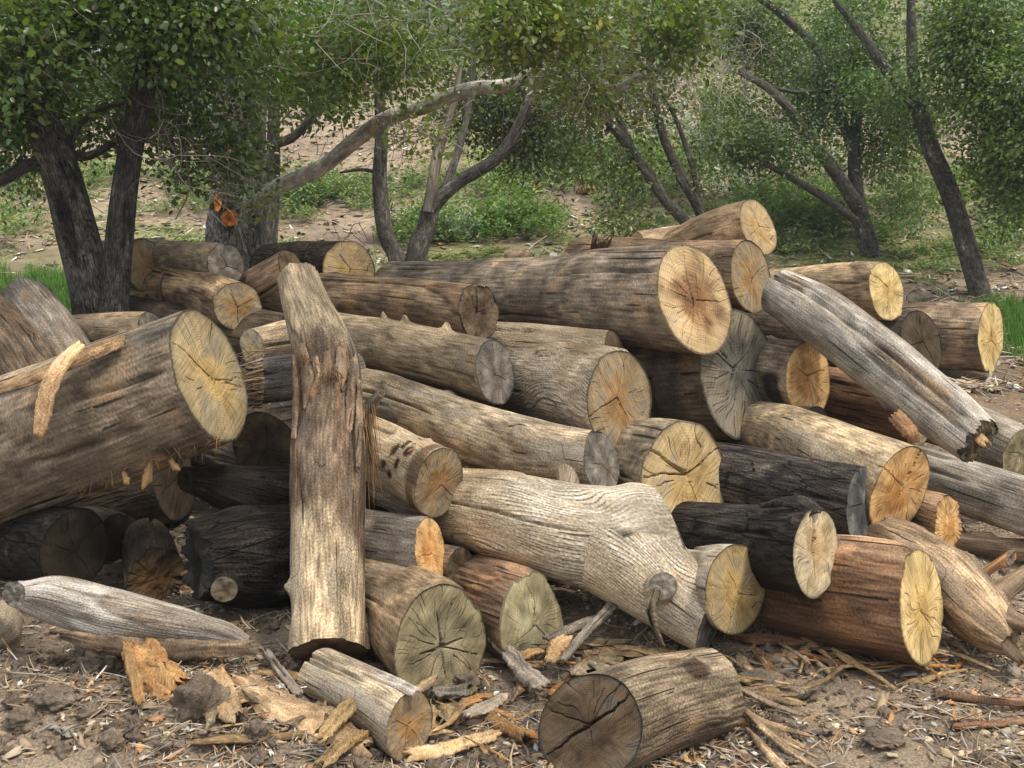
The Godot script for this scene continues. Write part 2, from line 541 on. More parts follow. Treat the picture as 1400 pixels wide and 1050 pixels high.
# A curved strip of bark, board or splinter with real thickness.
func slab(p: PackedVector3Array, widths: PackedFloat32Array, face: Vector3, thick: float, o := {}) -> ArrayMesh:
	var n := p.size()
	var ns: int = o.get("ns", 36)
	var nw: int = o.get("nw", 9)
	var curl: float = o.get("curl", 0.3)
	var sd: float = o.get("seed", 1.0)
	var tint: Color = o.get("tint", Color.WHITE)
	var under: Color = o.get("under", tint)
	var rag: float = o.get("ragged", 0.18)
	var V := PackedVector3Array(); var UV := PackedVector2Array(); var C := PackedColorArray(); var I := PackedInt32Array()
	var ring := nw * 2
	var dist := 0.0
	var prev := p[0]
	for i in ns + 1:
		var x := float(i) / ns * (n - 1)
		var seg := mini(int(x), n - 2)
		var t := x - seg
		var c := spline(p, seg, t)
		dist += c.distance_to(prev)
		prev = c
		var T := (spline(p, seg, minf(t + 0.05, 1.0)) - spline(p, seg, maxf(t - 0.05, 0.0))).normalized()
		var side := T.cross(face).normalized()
		var up := side.cross(T)
		var w := lerpf(widths[seg], widths[seg + 1], t)
		var l := w * (1.0 + rag * (1.0 * na.get_noise_2d(dist * 260.0, sd * 77.0) + 0.55 * nd.get_noise_2d(dist * 5500.0, sd * 77.0)))
		var r := w * (1.0 + rag * (1.0 * na.get_noise_2d(dist * 260.0 + 500.0, sd * 77.0) + 0.55 * nd.get_noise_2d(dist * 5500.0 + 500.0, sd * 77.0)))
		for j in ring + 1:
			var jj := j % ring
			var top := jj < nw
			var q := (float(jj) / (nw - 1)) if top else (1.0 - float(jj - nw) / (nw - 1))
			var s := lerpf(-l, r, q)
			var b := (q - 0.5) * 2.0
			var th := thick * (0.5 + 0.35 * nb.get_noise_2d(dist * 200.0, q * 90.0 + sd * 30.0)) * (0.45 if absf(b) > 0.95 else 1.0)
			var y := -curl * w * b * b + thick * (0.5 * na.get_noise_2d(dist * 260.0, q * 120.0 + sd * 40.0) + 0.9 * nd.get_noise_2d(dist * 160.0, q * 420.0 + sd * 40.0)) + (th if top else -th)
			var tear := 0.0
			if i == 0 or i == ns: tear = w * rag * 3.0 * nd.get_noise_2d(q * 330.0, sd * 60.0 + i)
			V.append(c + side * s + up * y + T * tear)
			UV.append(Vector2(q * w * 2.0 / 0.9 + sd * 0.13, dist / 1.2 + sd * 0.31))
			var cc := (tint if top else under) * (1.0 + 0.35 * nb.get_noise_2d(dist * 90.0, q * 60.0 + sd * 20.0) + 0.3 * nd.get_noise_2d(dist * 120.0, q * 400.0 + sd * 20.0))
			cc.a = 1.0
			C.append(cc)
	for i in ns:
		for j in ring:
			var b := i * (ring + 1) + j
			I.append_array([b, b + ring + 1, b + 1, b + 1, b + ring + 1, b + ring + 2])
	for e in 2:
		var base := e * ns * (ring + 1)
		for j in nw - 1:
			var a := base + j; var b := base + j + 1; var c := base + ring - 1 - j; var d := base + ring - 2 - j
			if e == 0: I.append_array([a, b, c, b, d, c])
			else: I.append_array([a, c, b, b, c, d])
	return commit(V, UV, C, I)

# A rounded irregular solid: a clod, a stone, a burl.
func clod(c: Vector3, rad: Vector3, sd: float, tint: Color, rough := 0.35, nu := 28) -> ArrayMesh:
	var V := PackedVector3Array(); var UV := PackedVector2Array(); var C := PackedColorArray(); var I := PackedInt32Array()
	var nv := nu / 2 + 1
	for i in nv + 1:
		var el := PI * i / nv - PI / 2.0
		for j in nu + 1:
			var a := TAU * (j % nu) / nu
			var dir := Vector3(cos(el) * cos(a), sin(el), cos(el) * sin(a))
			var q := 1.0 + rough * (na.get_noise_3dv(dir * 40.0 + Vector3(sd * 50.0, 0, 0)) + 0.8 * nb.get_noise_3dv(dir * 110.0 + Vector3(0, sd * 30.0, 0)) + 0.6 * nd.get_noise_3dv(dir * 260.0 + Vector3(0, sd * 30.0, 0)))
			V.append(c + dir * rad * q)
			UV.append(Vector2(float(j) / nu * rad.x * 5.0 + sd * 0.21, el * rad.y * 2.0 + sd * 0.4))
			var cc := tint * (0.85 + 0.35 * q * 0.6 + 0.3 * nb.get_noise_3dv(dir * 120.0))
			cc.a = 1.0
			C.append(cc)
	for i in nv:
		for j in nu:
			var b := i * (nu + 1) + j
			I.append_array([b, b + nu + 1, b + 1, b + 1, b + nu + 1, b + nu + 2])
	return commit(V, UV, C, I)

# Torn fibres: thin tapered slivers standing out of a break.
func splinters(c: Vector3, dir: Vector3, n: int, length: float, area: float, spread: float, sd: int, tint: Color, wide := 0.006) -> ArrayMesh:
	var r2 := RandomNumberGenerator.new()
	r2.seed = sd * 991 + 3
	var V := PackedVector3Array(); var UV := PackedVector2Array(); var C := PackedColorArray(); var I := PackedInt32Array()
	for k in n:
		var q := Vector3(r2.randfn(), r2.randfn(), r2.randfn())
		var b := c + (q - dir * q.dot(dir)) * area * 0.5
		var d := (dir + Vector3(r2.randfn(), r2.randfn(), r2.randfn()) * spread).normalized()
		var l := length * r2.randf_range(0.35, 1.2)
		var s := d.cross(Vector3(r2.randfn(), r2.randfn(), r2.randfn())).normalized() * wide * r2.randf_range(0.4, 1.6)
		var u := s.cross(d) * r2.randf_range(0.3, 0.8)
		var bend := Vector3(0, -1, 0) * l * r2.randf_range(0.0, 0.3)
		var base := V.size()
		var cc := tint * r2.randf_range(0.55, 1.35)
		cc.a = 1.0
		for i in 3:
			var t := i / 2.0
			var m := b - d * 0.02 + d * l * t + bend * t * t
			var w := 1.0 - t * 0.85
			V.append_array([m + s * w, m + u * w, m - s * w, m - u * w])
			for j in 4:
				UV.append(Vector2(j * 0.02 + k * 0.01, t * l))
				C.append(cc)
		for i in 2:
			for j in 4:
				var e := base + i * 4
				I.append_array([e + j, e + 4 + j, e + (j + 1) % 4, e + (j + 1) % 4, e + 4 + j, e + 4 + (j + 1) % 4])
	return commit(V, UV, C, I)

# ---------------------------------------------------------------- logs
# pts: [u, v, distance, radius in photo pixels] from the end in view to the far end.
func log_of(called: String, label: String, kind: String, pts: Array, end: String, q := 0.6, phi := 0.0, o := {}) -> Node3D:
	var p := PackedVector3Array(); var r := PackedFloat32Array()
	for a: Array in pts:
		p.append(at(a[0], a[1], a[2]))
		r.append(a[3] * a[2] / F)
	var low := p[0]
	for v in p:
		if v.y < low.y: low = v
	var origin := Vector3((p[0].x + p[-1].x) * 0.5, low.y - r[0], (p[0].z + p[-1].z) * 0.5)
	var t := thing(called, label, o.get("category", "log"), origin, o.get("group", "logs heaped in the pile"))
	var view := (p[0] - EYE).normalized()
	var right := look.x
	var dirp := right * cos(deg_to_rad(phi)) + look.y * sin(deg_to_rad(phi))
	dirp = (dirp - view * view.dot(dirp)).normalized()
	var d := o.duplicate()
	if q != 0.0:
		d.face0 = (-view * q + dirp * sqrt(1.0 - q * q)).normalized()
	var px := r[0] * F / p[0].distance_to(EYE)
	if not d.has("nt"): d.nt = 152 if px > 36.0 else 96
	if not d.has("step"): d.step = 0.016 if px > 36.0 else 0.025
	d.seed = float(d.get("seed", used.size() * 1.37))
	# every old log has some knots, dents and long drying splits
	var r2 := RandomNumberGenerator.new()
	r2.seed = int(d.seed * 100.0) + 11
	var L := 0.0
	for i in p.size() - 1: L += p[i].distance_to(p[i + 1])
	var ks: Array = d.get("knots", []).duplicate()
	var gs: Array = d.get("grooves", []).duplicate()
	for i in int(d.get("nk", 3)):
		ks.append([r2.randf() * TAU, r2.randf_range(0.15, L), r2.randf_range(0.02, 0.045), r2.randf_range(-0.012, 0.022)])
	for i in int(d.get("ng", 5)):
		var s := r2.randf_range(-0.1, L * 0.7)
		gs.append([r2.randf() * TAU, maxf(s, -0.02), s + r2.randf_range(0.25, 1.1), r2.randf_range(0.006, 0.012), r2.randf_range(0.012, 0.03)])
	d.knots = ks
	d.grooves = gs
	var b := tube(p, r, origin, d)
	part(t, o.get("body", "log_body"), b.mesh, M[kind])
	if end != "":
		var co: Dictionary = o.get("cap", {}).duplicate()
		var f := r2.randf_range(0.78, 1.06)   # no two cuts weathered alike
		var base: Color = co.get("tint", Color.WHITE)
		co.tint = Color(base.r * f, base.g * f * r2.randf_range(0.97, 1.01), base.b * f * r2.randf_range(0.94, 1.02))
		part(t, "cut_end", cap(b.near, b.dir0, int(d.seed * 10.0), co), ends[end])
		if o.get("far", true):
			var fd := (p[-1] - p[-2]).normalized()
			part(t, "cut_end", cap(b.far, fd, int(d.seed * 10.0) + 1, {"nr": 8}), ends[o.get("fend", "dim")])
	return t

func limb(t: Node3D, called: String, kind: String, pts: Array, o := {}) -> Dictionary:
	var p := PackedVector3Array(); var r := PackedFloat32Array()
	for a: Array in pts:
		p.append(at(a[0], a[1], a[2]))
		r.append(a[3] * a[2] / F * float(o.get("rs", 1.0)))
	var d := o.duplicate()
	if not d.has("nt"): d.nt = 36
	if not d.has("step"): d.step = 0.05
	d.seed = float(d.get("seed", used.size() * 0.77))
	var b := tube(p, r, t.position, d)
	part(t, called, b.mesh, M[kind])
	if o.has("end"):
		part(t, "cut_end", cap(b.near, b.dir0, int(d.seed * 10.0), {"nr": 12, "cracks": o.get("ecracks", 3)}), ends[o.end])
	return b

# ---------------------------------------------------------------- leaves
func sprig(sd: int, n: int, reach: float, size: float, slim := 0.62) -> ArrayMesh:
	var r2 := RandomNumberGenerator.new()
	r2.seed = sd
	var V := PackedVector3Array(); var C := PackedColorArray(); var I := PackedInt32Array()
	var UV := PackedVector2Array()
	for k in n:
		var tw := (k % 4) * TAU / 4.0 + r2.randf() * 0.9
		var al := r2.randf_range(0.15, 1.0) * reach
		var c := Vector3(cos(tw) * al, r2.randfn() * reach * 0.22 - al * al * 0.6 / reach * 0.35, sin(tw) * al) + Vector3(r2.randfn(), r2.randfn(), r2.randfn()) * reach * 0.12
		var d := (Vector3(cos(tw), r2.randf_range(-0.8, 0.5), sin(tw)) + Vector3(r2.randfn(), r2.randfn(), r2.randfn()) * 0.5).normalized()
		var nn := (Vector3(r2.randfn() * 0.55, 1.0, r2.randfn() * 0.55)).normalized()
		var s := d.cross(nn).normalized()
		nn = s.cross(d)
		var l := size * r2.randf_range(0.45, 1.4)
		var w := l * slim * 0.5
		var base := V.size()
		var cup := nn * l * r2.randf_range(0.05, 0.16)
		V.append_array([c, c + d * l * 0.3 + s * w * 0.9 + cup, c + d * l * 0.72 + s * w * 0.8 + cup, c + d * l, c + d * l * 0.72 - s * w * 0.8 + cup, c + d * l * 0.3 - s * w * 0.9 + cup, c + d * l * 0.5])
		var t := r2.randf_range(0.5, 1.6)
		var cc := Color(t * r2.randf_range(0.85, 1.3), t, t * r2.randf_range(0.8, 1.1))
		for i in 7:
			C.append(cc)
			UV.append(Vector2.ZERO)
		for i in 6:
			I.append_array([base + 6, base + i, base + (i + 1) % 6])
	return commit(V, UV, C, I)

func crown(t: Node3D, blobs: Array, mesh: Mesh, m: Material, scale: float, tone: Color, sd: int, gate := -0.04) -> void:
	var r2 := RandomNumberGenerator.new()
	r2.seed = sd
	var buf := PackedFloat32Array()
	for b: Array in blobs:
		var c := at(b[0], b[1], b[2])
		var rx: float = b[3] * b[2] / F
		var ry: float = b[4] * b[2] / F
		var made := 0
		var tries := 0
		while made < int(b[6]) and tries < int(b[6]) * 6:
			tries += 1
			var e := Vector3(r2.randfn(), r2.randfn(), r2.randfn()).normalized() * pow(r2.randf(), 0.42)
			var pos := c + look.x * e.x * rx + Vector3(0, e.y * ry, 0) + Vector3(0, 0, e.z * float(b[5]))
			if na.get_noise_3dv(pos * (55.0 / (scale + 0.6))) < gate: continue
			var g := 1.0 + 0.55 * nb.get_noise_3dv(pos * 40.0) + r2.randfn() * 0.16
			var w := 0.5 + 0.5 * na.get_noise_3dv(pos * 30.0 + Vector3(300, 0, 0)) + r2.randfn() * 0.12
			var col := Color(tone.r * g * (0.85 + 0.5 * w), tone.g * g, tone.b * g * (1.1 - 0.3 * w))
			var bs := Basis.from_euler(Vector3(r2.randfn() * 0.5, r2.randf() * TAU, r2.randfn() * 0.5)).scaled(Vector3.ONE * scale * r2.randf_range(0.7, 1.35))
			push(buf, bs, pos - t.position, col)
			made += 1
	many(t, "crown", mesh, m, buf)

# Fine bare twigs through a crown.
func twigs(t: Node3D, blobs: Array, per: int, length: float, rad: float, sd: int, kind: String, tint: Color) -> void:
	var r2 := RandomNumberGenerator.new()
	r2.seed = sd
	var V := PackedVector3Array(); var UV := PackedVector2Array(); var C := PackedColorArray(); var I := PackedInt32Array()
	for b: Array in blobs:
		for k in per:
			var e := Vector3(r2.randfn(), r2.randfn(), r2.randfn()).normalized() * pow(r2.randf(), 0.5)
			var pos := at(b[0], b[1], b[2]) + look.x * e.x * float(b[3]) * float(b[2]) / F + Vector3(0, e.y * float(b[4]) * float(b[2]) / F, e.z * float(b[5]))
			var d := Vector3(r2.randfn(), r2.randfn() * 0.7 - 0.2, r2.randfn()).normalized()
			var l := length * r2.randf_range(0.4, 1.3)
			var ra := rad * r2.randf_range(0.6, 1.3)
			var cc := tint * r2.randf_range(0.6, 1.3)
			cc.a = 1.0
			var base := V.size()
			var n := 7
			for i in n:
				var s := d.cross(Vector3(0.3, 1.0, 0.2)).normalized()
				var u := s.cross(d)
				var w := ra * (1.0 - 0.75 * i / (n - 1))
				for j in 3:
					V.append(pos - t.position + (s * cos(TAU * j / 3.0) + u * sin(TAU * j / 3.0)) * w)
					UV.append(Vector2(j / 3.0, i * 0.1))
					C.append(cc)
				pos += d * l / n
				d = (d + Vector3(r2.randfn(), r2.randfn() - 0.15, r2.randfn()) * 0.22).normalized()
			for i in n - 1:
				for j in 3:
					var q := base + i * 3
					I.append_array([q + j, q + 3 + j, q + (j + 1) % 3, q + (j + 1) % 3, q + 3 + j, q + 3 + (j + 1) % 3])
	part(t, "twigs", commit(V, UV, C, I), M[kind], "stuff")

# ---------------------------------------------------------------- the place
func _ready() -> void:
	rng.seed = 5
	na.seed = 3; na.frequency = 0.01; na.fractal_octaves = 3
	nb.seed = 8; nb.frequency = 0.01; nb.fractal_octaves = 2
	nd.seed = 21; nd.frequency = 0.01; nd.fractal_octaves = 2
	var cam := Camera3D.new()
	cam.name = "camera"
	cam.transform = Transform3D(look, EYE)
	cam.fov = rad_to_deg(2.0 * atan(525.0 / F))
	cam.far = 600.0
	add_child(cam)
	cam.current = true
	var env := Environment.new()
	env.background_mode = Environment.BG_SKY
	var sm := ProceduralSkyMaterial.new()
	sm.sky_top_color = Color(0.93, 0.95, 0.98)      # an overcast sky is brightest overhead
	sm.sky_horizon_color = Color(0.62, 0.65, 0.68)
	sm.ground_bottom_color = Color(0.25, 0.23, 0.2)
	sm.ground_horizon_color = Color(0.4, 0.4, 0.38)
	sm.sky_curve = 0.5
	sm.sky_energy_multiplier = 1.0
	env.sky = Sky.new()
	env.sky.sky_material = sm
	env.tonemap_mode = Environment.TONE_MAPPER_LINEAR
	env.tonemap_exposure = 2.05
	env.sdfgi_enabled = true
	env.ssao_enabled = true
	env.ssil_enabled = true
	env.fog_enabled = true
	env.fog_density = 0.0014
	env.fog_light_color = Color(0.86, 0.89, 0.92)
	var we := WorldEnvironment.new()
	we.name = "surroundings"
	we.environment = env
	add_child(we)
	var sun := DirectionalLight3D.new()
	sun.name = "sun"
	sun.light_energy = 0.5
	sun.light_angular_distance = 10.0
	sun.light_color = Color(1.0, 0.965, 0.91)
	sun.shadow_enabled = true
	sun.look_at_from_position(Vector3.ZERO, Vector3(-0.5, -1.1, -0.30), Vector3.UP)
	add_child(sun)

	materials()
	ground()
	trees()
	logs()
	loose_pieces()
	weeds()
	litter()

func c8(r: int, g: int, b: int) -> Color:
	return Color(r / 255.0, g / 255.0, b / 255.0)

func materials() -> void:
	wood("tan", c8(100, 89, 75), c8(202, 186, 160), c8(144, 136, 124), c8(46, 39, 32), {"seed": 11, "patch": 0.42, "tracks": 0.7})
	wood("brown", c8(72, 63, 54), c8(162, 147, 127), c8(152, 128, 100), c8(26, 22, 18), {"seed": 22, "patch": 0.3, "crack": 4.0, "gl": 24, "bump": 6.0})
	wood("wavy", c8(130, 114, 94), c8(214, 200, 176), c8(160, 142, 116), c8(70, 60, 50), {"seed": 33, "patch": 0.4, "waves": 1.0, "crack": 2.0, "bump": 9.0, "nw": 34.0})
	wood("charred", c8(20, 17, 15), c8(64, 58, 52), c8(128, 114, 98), c8(8, 8, 8), {"seed": 44, "patch": 0.16, "cells": 0.05, "cf": 0.075, "ch": 110, "bump": 10.0, "rough": 0.95, "speck": 0.45})
	wood("silver", c8(122, 114, 104), c8(218, 211, 199), c8(168, 152, 131), c8(58, 52, 46), {"seed": 55, "patch": 0.36, "crack": 3.0, "gl": 22, "tracks": 0.5})
	wood("red_bark", c8(76, 60, 48), c8(172, 144, 116), c8(172, 136, 102), c8(34, 25, 19), {"seed": 66, "patch": 0.4, "crack": 5.0, "gl": 30, "gm": 40, "bump": 9.0, "speck": 0.26})
	wood("oak_bark", c8(36, 34, 32), c8(98, 94, 88), c8(118, 116, 108), c8(14, 13, 12), {"seed": 77, "patch": 0.26, "cells": 0.05, "cf": 0.09, "ch": 70, "crack": 5.0, "gl": 60, "bump": 10.0, "speck": 0.4})
	wood("cream", c8(146, 124, 96), c8(220, 200, 168), c8(184, 154, 116), c8(66, 54, 44), {"seed": 88, "patch": 0.4, "waves": 0.2, "crack": 1.6, "tracks": 0.6})
	sawn("yellow", c8(188, 162, 116), c8(194, 160, 104), c8(138, 122, 100), {"seed": 1, "grey": 0.46, "edge": 0.6})
	sawn("honey", c8(172, 150, 114), c8(194, 162, 108), c8(126, 113, 95), {"seed": 15, "grey": 0.5, "edge": 0.9})
	sawn("yellow_clean", c8(198, 172, 120), c8(186, 154, 98), c8(160, 140, 106), {"seed": 2, "grey": 0.4, "checks": 70, "edge": 0.3})
	sawn("pale", c8(200, 182, 146), c8(192, 164, 120), c8(134, 122, 104), {"seed": 3, "grey": 0.42})
	sawn("ringed", c8(178, 152, 112), c8(142, 106, 74), c8(142, 126, 104), {"seed": 4, "grey": 0.42, "rings": 15.0, "ringk": 0.06, "edge": 0.5})
	sawn("grey_radial", c8(124, 114, 96), c8(88, 84, 78), c8(104, 99, 91), {"seed": 5, "grey": 0.55, "checks": 110, "ringk": 0.03})
	sawn("tan_checked", c8(154, 132, 100), c8(160, 124, 82), c8(112, 102, 88), {"seed": 6, "grey": 0.5, "checks": 64})
	sawn("grey", c8(116, 108, 98), c8(108, 99, 88), c8(124, 117, 107), {"seed": 7, "grey": 0.5, "ringk": 0.03})
	sawn("olive", c8(142, 130, 98), c8(128, 119, 94), c8(146, 137, 108), {"seed": 8, "grey": 0.45, "checks": 60, "ringk": 0.04})
	sawn("orange", c8(198, 158, 106), c8(184, 134, 80), c8(166, 140, 108), {"seed": 9, "grey": 0.36, "checks": 60, "edge": 0.35})
	sawn("dark", c8(104, 87, 66), c8(82, 67, 50), c8(84, 78, 70), {"seed": 10, "grey": 0.48, "checks": 50})
	sawn("dim", c8(118, 105, 86), c8(104, 90, 70), c8(92, 85, 75), {"seed": 12, "grey": 0.5})
	sawn("rust", c8(214, 128, 58), c8(196, 96, 36), c8(170, 110, 66), {"seed": 13, "grey": 0.15, "checks": 12, "rings": 7.0, "edge": 0.5})
	sawn("ash", c8(92, 90, 86), c8(80, 78, 76), c8(110, 108, 104), {"seed": 14, "grey": 0.5, "checks": 60})
	soil()
	plain("leaf", Color(1, 1, 1), Color(0.75, 0.85, 0.35), 0.36)
	M["leaf"].metallic_specular = 0.6
	plain("blade", Color(1, 1, 1), Color(0.7, 0.8, 0.4), 0.75)
	plain("chip", Color(1, 1, 1), Color.BLACK, 0.95)

# ---------------------------------------------------------------- the ground
func ground() -> void:
	var xs := PackedFloat32Array(); var zs := PackedFloat32Array()
	for i in 301:
		var t := (i - 150) / 150.0
		xs.append(5.0 * t + 105.0 * t * t * t * t * t)
	var z := 6.0
	while z > -170.0:
		zs.append(z)
		z -= 0.045 if z < -2.0 and z > -7.0 else 0.045 + absf(minf(absf(z + 2.0), absf(z + 7.0))) * 0.03
	var V := PackedVector3Array(); var UV := PackedVector2Array(); var C := PackedColorArray(); var I := PackedInt32Array()
	var nx := xs.size()
	for zz in zs:
		for x in xs:
			V.append(Vector3(x, gh(x, zz), zz))
			UV.append(Vector2(x, zz) / 1.4)
			var far := -zz
			var n := na.get_noise_2d(x * 26.0, zz * 26.0) + 0.5 * nb.get_noise_2d(x * 90.0, zz * 90.0)
			var c := Color(0.82, 0.82, 0.84).lerp(Color(2.0, 1.98, 1.92), clampf(n * 1.2 + 0.25 + smoothstep(8.0, 13.0, far) * 0.5, 0.0, 1.0))
			var gr := clampf((na.get_noise_2d(x * 17.0 + 700.0, zz * 17.0) * 1.3 + 0.4 * nb.get_noise_2d(x * 70.0, zz * 70.0) + smoothstep(19.0, 34.0, far) * 0.8 - 0.12) * 3.0, 0.0, 1.0) * smoothstep(9.0, 14.0, far)
			c = c.lerp(Color(1.3, 1.75, 0.95), gr * 0.8)
			if far < 9.5 and x > 2.2:
				c = c.lerp(Color(1.3, 1.18, 1.05), 0.7 * smoothstep(2.2, 3.4, x))
			c.a = 1.0
			C.append(c)
	for i in zs.size() - 1:
		for j in nx - 1:
			var b := i * nx + j
			I.append_array([b, b + nx, b + 1, b + 1, b + nx, b + nx + 1])
	var q := V[I[0]] - V[I[2]]
	if q.cross(V[I[0]] - V[I[1]]).y < 0.0:
		for k in range(0, I.size(), 3):
			var h := I[k + 1]
			I[k + 1] = I[k + 2]
			I[k + 2] = h
	var g := part(self, "ground", commit(V, UV, C, I), M["soil"], "structure")
	mark(g, "bare grey brown soil in front rising into a weedy hillside behind")

# ---------------------------------------------------------------- trees
func trees() -> void:
	var near := sprig(1, 28, 0.27, 0.034)
	var mid := sprig(2, 26, 0.32, 0.046)
	var far := sprig(3, 30, 0.42, 0.06)
	var leaf: Material = M["leaf"]
	var bark := {"lump": 0.12, "fine": 0.006, "lf": 30.0, "tile": 1.1, "nt": 64, "step": 0.04, "tint": Color(1.65, 1.6, 1.52)}
	var green := Color(0.11, 0.175, 0.05)
	var t := thing("oak_tree", "dark double trunked oak rising between the big left log and the grass", "tree", at(150, 640, 6.2), "oak trees behind the pile")
	limb(t, "trunk", "oak_bark", [[152, 650, 6.2, 60], [140, 480, 6.15, 46], [126, 400, 6.1, 41], [108, 330, 6.1, 39], [88, 250, 6.1, 37], [62, 180, 6.05, 34], [25, 120, 6.0, 30], [-30, 30, 5.9, 26], [-70, -80, 5.8, 20]], bark.merged({"rs": 0.74, "patches": [[1.6, 1.4, 0.06, 0.3, Color(0.45, 0.42, 0.4)]]}, true))
	limb(t, "trunk", "oak_bark", [[152, 640, 6.1, 44], [153, 480, 5.98, 34], [158, 400, 5.95, 27], [166, 300, 5.9, 25], [180, 200, 5.9, 24], [200, 100, 5.9, 22], [225, 0, 5.9, 20], [240, -100, 5.8, 15]], bark.merged({"rs": 0.72, "tint": Color(1.05, 1.02, 0.95)}, true))
	limb(t, "branch", "oak_bark", [[78, 228, 6.1, 13], [40, 225, 6.0, 12], [10, 242, 5.9, 12], [-40, 258, 5.8, 10]], bark.merged({"rs": 0.74}, true))
	limb(t, "branch", "oak_bark", [[92, 210, 6.1, 8], [105, 175, 6.2, 6], [135, 150, 6.2, 5], [178, 138, 6.1, 5]], bark.merged({"rs": 0.74}, true))
	limb(t, "branch", "oak_bark", [[95, 212, 6.15, 9], [120, 213, 6.3, 8], [150, 198, 6.5, 7], [172, 185, 6.6, 5]], bark.merged({"rs": 0.74}, true))
	limb(t, "branch", "oak_bark", [[196, 182, 5.9, 5], [225, 184, 5.8, 3.5], [250, 205, 5.7, 2.5], [258, 260, 5.7, 1.5], [240, 300, 5.7, 1.0]], bark.merged({"rs": 0.74}, true))
	var bl := [[40, 40, 5.6, 170, 90, 0.8, 330], [200, 30, 5.8, 150, 80, 0.8, 430], [70, 140, 6.4, 80, 45, 0.5, 110], [240, 205, 5.7, 38, 62, 0.25, 110], [-60, 130, 5.8, 80, 90, 0.6, 150], [320, 60, 5.9, 120, 75, 0.6, 230], [290, 190, 6.4, 70, 60, 0.4, 90], [20, 215, 6.8, 60, 40, 0.4, 40], [60, -150, 5.6, 380, 120, 1.2, 110], [130, 110, 6.7, 120, 60, 0.6, 180]]
	crown(t, bl, near, leaf, 1.0, green, 10)
	twigs(t, bl, 30, 0.6, 0.004, 20, "silver", Color(0.55, 0.53, 0.5))

	t = thing("oak_tree", "stout grey twin trunked oak with orange saw cuts and a long level limb", "tree", at(318, 525, 8.6), "oak trees behind the pile")
	limb(t, "trunk", "oak_bark", [[318, 540, 8.6, 52], [316, 400, 8.6, 42], [313, 330, 8.6, 38], [316, 270, 8.55, 33], [312, 200, 8.5, 28], [318, 120, 8.45, 25], [325, 20, 8.4, 22], [330, -100, 8.4, 16]], bark.merged({"rs": 0.82, "tint": Color(2.4, 2.35, 2.2)}, true))
	limb(t, "trunk", "oak_bark", [[334, 530, 8.7, 40], [340, 330, 8.65, 24], [345, 250, 8.6, 21], [350, 150, 8.5, 17], [360, 50, 8.4, 15], [385, -60, 8.4, 12]], bark.merged({"rs": 0.82, "tint": Color(2.1, 2.05, 1.9)}, true))
	limb(t, "branch", "silver", [[330, 278, 8.5, 17], [358, 266, 8.35, 14], [385, 252, 8.2, 14], [440, 228, 8.0, 13], [490, 188, 7.8, 14], [530, 162, 7.6, 13], [580, 146, 7.5, 13], [640, 122, 7.3, 13], [700, 116, 7.2, 12], [745, 92, 7.1, 12], [800, 100, 7.1, 11], [835, 122, 7.1, 10], [870, 108, 7.2, 8], [905, 92, 7.3, 6]], {"tint": Color(0.95, 0.95, 0.93), "rs": 0.78, "lump": 0.16, "lf": 34.0, "nt": 48, "tile": 0.8})
	for a: Array in [[297, 277, 8.22, 11, 0.45, 160.0], [315, 298, 8.2, 11, 0.95, 0.0], [310, 211, 8.25, 8, 0.6, 180.0]]:
		var v := (at(a[0], a[1], a[2]) - EYE).normalized()
		var f := (-v * float(a[4]) + look.x * (-1.0 if float(a[5]) > 90.0 else 1.0) * sqrt(1.0 - float(a[4]) * float(a[4]))).normalized()
		limb(t, "branch_stub", "oak_bark", [[a[0], a[1], a[2], a[3]], [lerpf(a[0], 315.0, 0.5), a[1] + 2, 8.4, float(a[3]) * 1.2], [315, a[1] + 4, 8.55, float(a[3]) * 1.4]], {"face0": f, "end": "rust", "step": 0.02, "tint": Color(1.6, 1.5, 1.4)})
	bl = [[480, 55, 6.6, 120, 50, 0.5, 210], [610, 22, 6.2, 120, 48, 0.4, 210], [735, 25, 5.9, 110, 45, 0.4, 170], [560, 175, 7.2, 35, 18, 0.3, 12], [405, 85, 7.6, 80, 45, 0.5, 120], [800, 120, 6.9, 45, 22, 0.2, 36], [345, 262, 7.9, 25, 30, 0.3, 10], [600, -120, 6.5, 380, 90, 1.0, 70], [380, 40, 7.6, 110, 80, 0.6, 170], [880, 20, 7.0, 80, 60, 0.5, 130], [790, 95, 6.7, 40, 16, 0.2, 22]]
	crown(t, bl, near, leaf, 1.0, Color(0.135, 0.205, 0.055), 11)
	twigs(t, bl, 34, 0.7, 0.004, 21, "silver", Color(0.75, 0.73, 0.7))

	t = thing("oak_tree", "slim dark oak trunk just right of the saw cut oak", "tree", at(366, 510, 9.5), "oak trees behind the pile")
	limb(t, "trunk", "oak_bark", [[366, 525, 9.5, 17], [368, 350, 9.5, 14], [373, 250, 9.5, 13], [374, 180, 9.4, 11], [374, 120, 9.4, 10], [368, 0, 9.3, 9], [370, -80, 9.3, 7]], bark.merged({"rs": 0.8}, true))
	limb(t, "branch", "oak_bark", [[374, 196, 9.4, 9], [398, 188, 9.3, 8], [420, 168, 9.2, 7], [450, 130, 9.1, 5]], bark.merged({"rs": 0.8}, true))
	bl = [[420, 150, 10.2, 90, 60, 0.8, 150], [360, 120, 10.0, 80, 70, 0.8, 130], [440, 40, 10.2, 120, 80, 1.0, 190], [270, 110, 10.0, 90, 80, 0.8, 130]]
	crown(t, bl, mid, leaf, 1.0, Color(0.06, 0.1, 0.03), 12)

	t = thing("oak_tree", "dark oak of three leaning stems centred behind the pile", "tree", at(556, 505, 9.9), "oak trees behind the pile")
